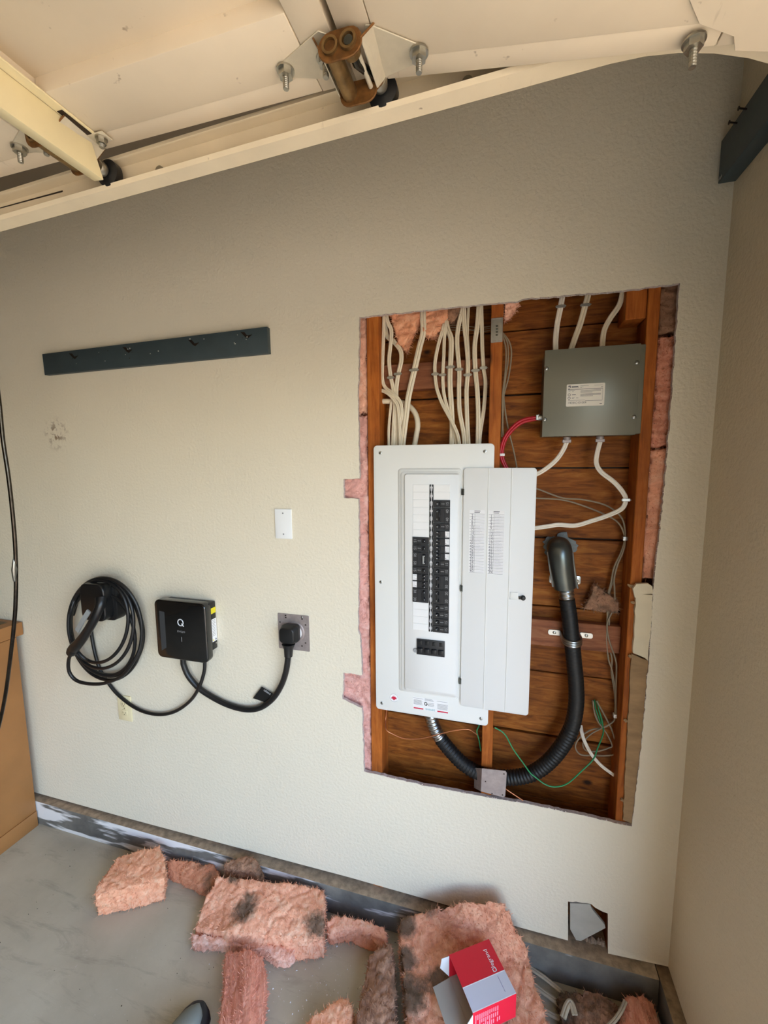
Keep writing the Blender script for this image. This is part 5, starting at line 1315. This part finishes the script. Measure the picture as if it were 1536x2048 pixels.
cb('white_line', (-hu, hv - .0015, 0), (hu, hv, .0004), 'carton_white', top_)
q = MB()
R3 = BM.to_3x3()
put_text(q, 'legrand', BM @ Vector((hu * .60, sp_v - .040, .0003)), .0165, R3 @ Vector((0, -1, 0)), R3 @ Vector((-1, 0, 0)), .0002)
lc = (hu * .60, sp_v - .010)
for a_, b_ in (((-.006, -.005), (.006, -.0035)), ((-.006, .0035), (.006, .005)), ((-.006, -.005), (-.0035, .005)), ((.0035, -.005), (.006, .005))):
    q.box((lc[0] + a_[0], lc[1] + a_[1], .0003), (lc[0] + b_[0], lc[1] + b_[1], .0005), mat=BM)
q.build('brand_print', 'carton_white', top_, smooth=0, recalc=False)
q = MB()
for k in range(14): q.box((hu * .60 - .0008, sp_v + .006 + k * .0028, .0003), (hu * .60 + .0008, sp_v + .0078 + k * .0028, .0005), mat=BM)
q.build('small_print', 'print_blue', top_, smooth=0)
fr = cb('front_panel', (-hu, hv - th, -hgt), (hu, hv, -th), 'carton_red2')
q = MB()
for k in range(13):
    x = -hu + .008 + k * .0062
    for j in range(3): 
        if random.random() < .85: q.box((x, hv, -.014 - j * .018 - random.uniform(.010, .016)), (x + .0030, hv + .0003, -.012 - j * .018), mat=BM)
q.build('list_print', 'carton_pink', fr, smooth=0)
cb('back_panel', (-hu, -hv, -hgt), (hu, -hv + th, -th), 'carton_red')
cb('bottom_panel', (-hu, -hv, -hgt), (hu, hv, -hgt + th), 'carton_inner')
cb('end_panel', (hu - th, -hv + th, -hgt + th), (hu, hv - th, -th), 'carton_red2')
q = MB(); fl = [(-hu, -hv + .004, -hgt + .002), (-hu - .060, -hv + .016, -hgt + .012), (-hu - .064, hv - .010, -hgt + .016), (-hu, hv - .004, -hgt + .002)]
q.prism([BM @ Vector(p) for p in fl], [BM @ (Vector(p) + Vector((0, 0, .0014))) for p in fl]); q.build('flap', 'carton_inner', carton)
q = MB(); fl = [(-hu, -hv, -.004), (-hu - .022, -hv - .006, -.012), (-hu - .026, -hv - .008, -.045), (-hu, -hv, -hgt + .004)]
q.prism([BM @ Vector(p) for p in fl], [BM @ (Vector(p) + Vector((0, .0012, 0))) for p in fl]); q.build('flap', 'carton_white', carton)
q = MB(); fl = [(-hu, hv, -.004), (-hu - .024, hv + .010, -.010), (-hu - .030, hv + .014, -.050), (-hu, hv, -hgt + .004)]
q.prism([BM @ Vector(p) for p in fl], [BM @ (Vector(p) + Vector((0, .0012, 0))) for p in fl]); q.build('flap', 'carton_white', carton)

# --- shoe at the bottom edge
tip = FZ(408, 2012, .03); axis = Vector((-.16, -1, 0)).normalized(); side = Vector((axis.y, -axis.x, 0))
def loft(prof, shrink, z0, zs):
    rings = []; n = 16
    for t, hw in prof:
        c = tip + axis * (.285 * t + shrink * (1 if t < .5 else -1)); w_ = max(.004, hw - shrink)
        ring_ = []
        for k in range(n):
            a = 2 * math.pi * k / n
            zz = math.sin(a)
            ring_.append(Vector((c.x, c.y, 0)) + side * (w_ * math.copysign(abs(math.cos(a)) ** .7, math.cos(a))) + Vector((0, 0, z0 + (zs(t) * (zz + 1) / 2))))
        rings.append(ring_)
    q = MB(); q.add([v for R in rings for v in R], [(i * n + k, i * n + (k + 1) % n, (i + 1) * n + (k + 1) % n, (i + 1) * n + k) for i in range(len(rings) - 1) for k in range(n)] + [tuple(range(n)), tuple(range((len(rings) - 1) * n, len(rings) * n))])
    return q
sp2 = [(0, .014), (.012, .030), (.04, .041), (.10, .049), (.20, .052), (.35, .049), (.5, .042), (.65, .038), (.8, .037), (.92, .034), (.98, .022), (1, .008)]
shoe = empty('shoe', (tip.x, tip.y, 0)); tag(shoe, 'toe of a black shoe with a grey upper at the bottom edge', 'shoe')
loft(sp2, 0, .001, lambda t: .048 + .02 * max(0, t - .4)).build('rubber_rand', 'shoe_black', shoe, smooth=60)
loft(sp2, .015, .012, lambda t: .050 + .05 * min(1, t * 1.6)).build('upper', 'shoe_grey', shoe, smooth=60)

# --- crumbs of plaster and glass wool on the floor
def inside(x, y, g):
    r = False
    for i in range(len(g)):
        (xa, ya), (xb, yb) = g[i], g[i - 1]
        if (ya > y) != (yb > y) and x < (xb - xa) * (y - ya) / (yb - ya) + xa: r = not r
    return r
def crumbs(name, label, mat, n, area, smin, smax, seed):
    rnd = random.Random(seed); q = MB()
    for _ in range(n):
        px = rnd.gauss(*area[0]); py = rnd.gauss(*area[1])
        if not (0 < px < 1500 and 1700 < py < 2100): continue
        c = FZ(px, py, 0.0)
        if c.y > -.045 or any(inside(px, py, g_) for g_ in SOLID): continue
        s_ = rnd.uniform(smin, smax)
        vs = [c + Vector((rnd.uniform(-1, 1) * s_, rnd.uniform(-1, 1) * s_, 0.0006)) for _ in range(3)] + [c + Vector((0, 0, s_ * rnd.uniform(.6, 1.2)))]
        q.add(vs, [(0, 1, 3), (1, 2, 3), (2, 0, 3), (0, 2, 1)])
    o = q.build(name, mat, smooth=0); tag(o, label, 'debris', kind='stuff')
crumbs('plaster_crumbs', 'white plaster crumbs scattered over the floor beside the fibrous strip', 'carton_white', 130, ((600, 70), (1960, 60)), .0015, .0045, 5)
crumbs('dirt_crumbs', 'dark dirt specks scattered along the curb and floor', 'nail_dark', 160, ((420, 260), (1880, 110)), .001, .0035, 6)
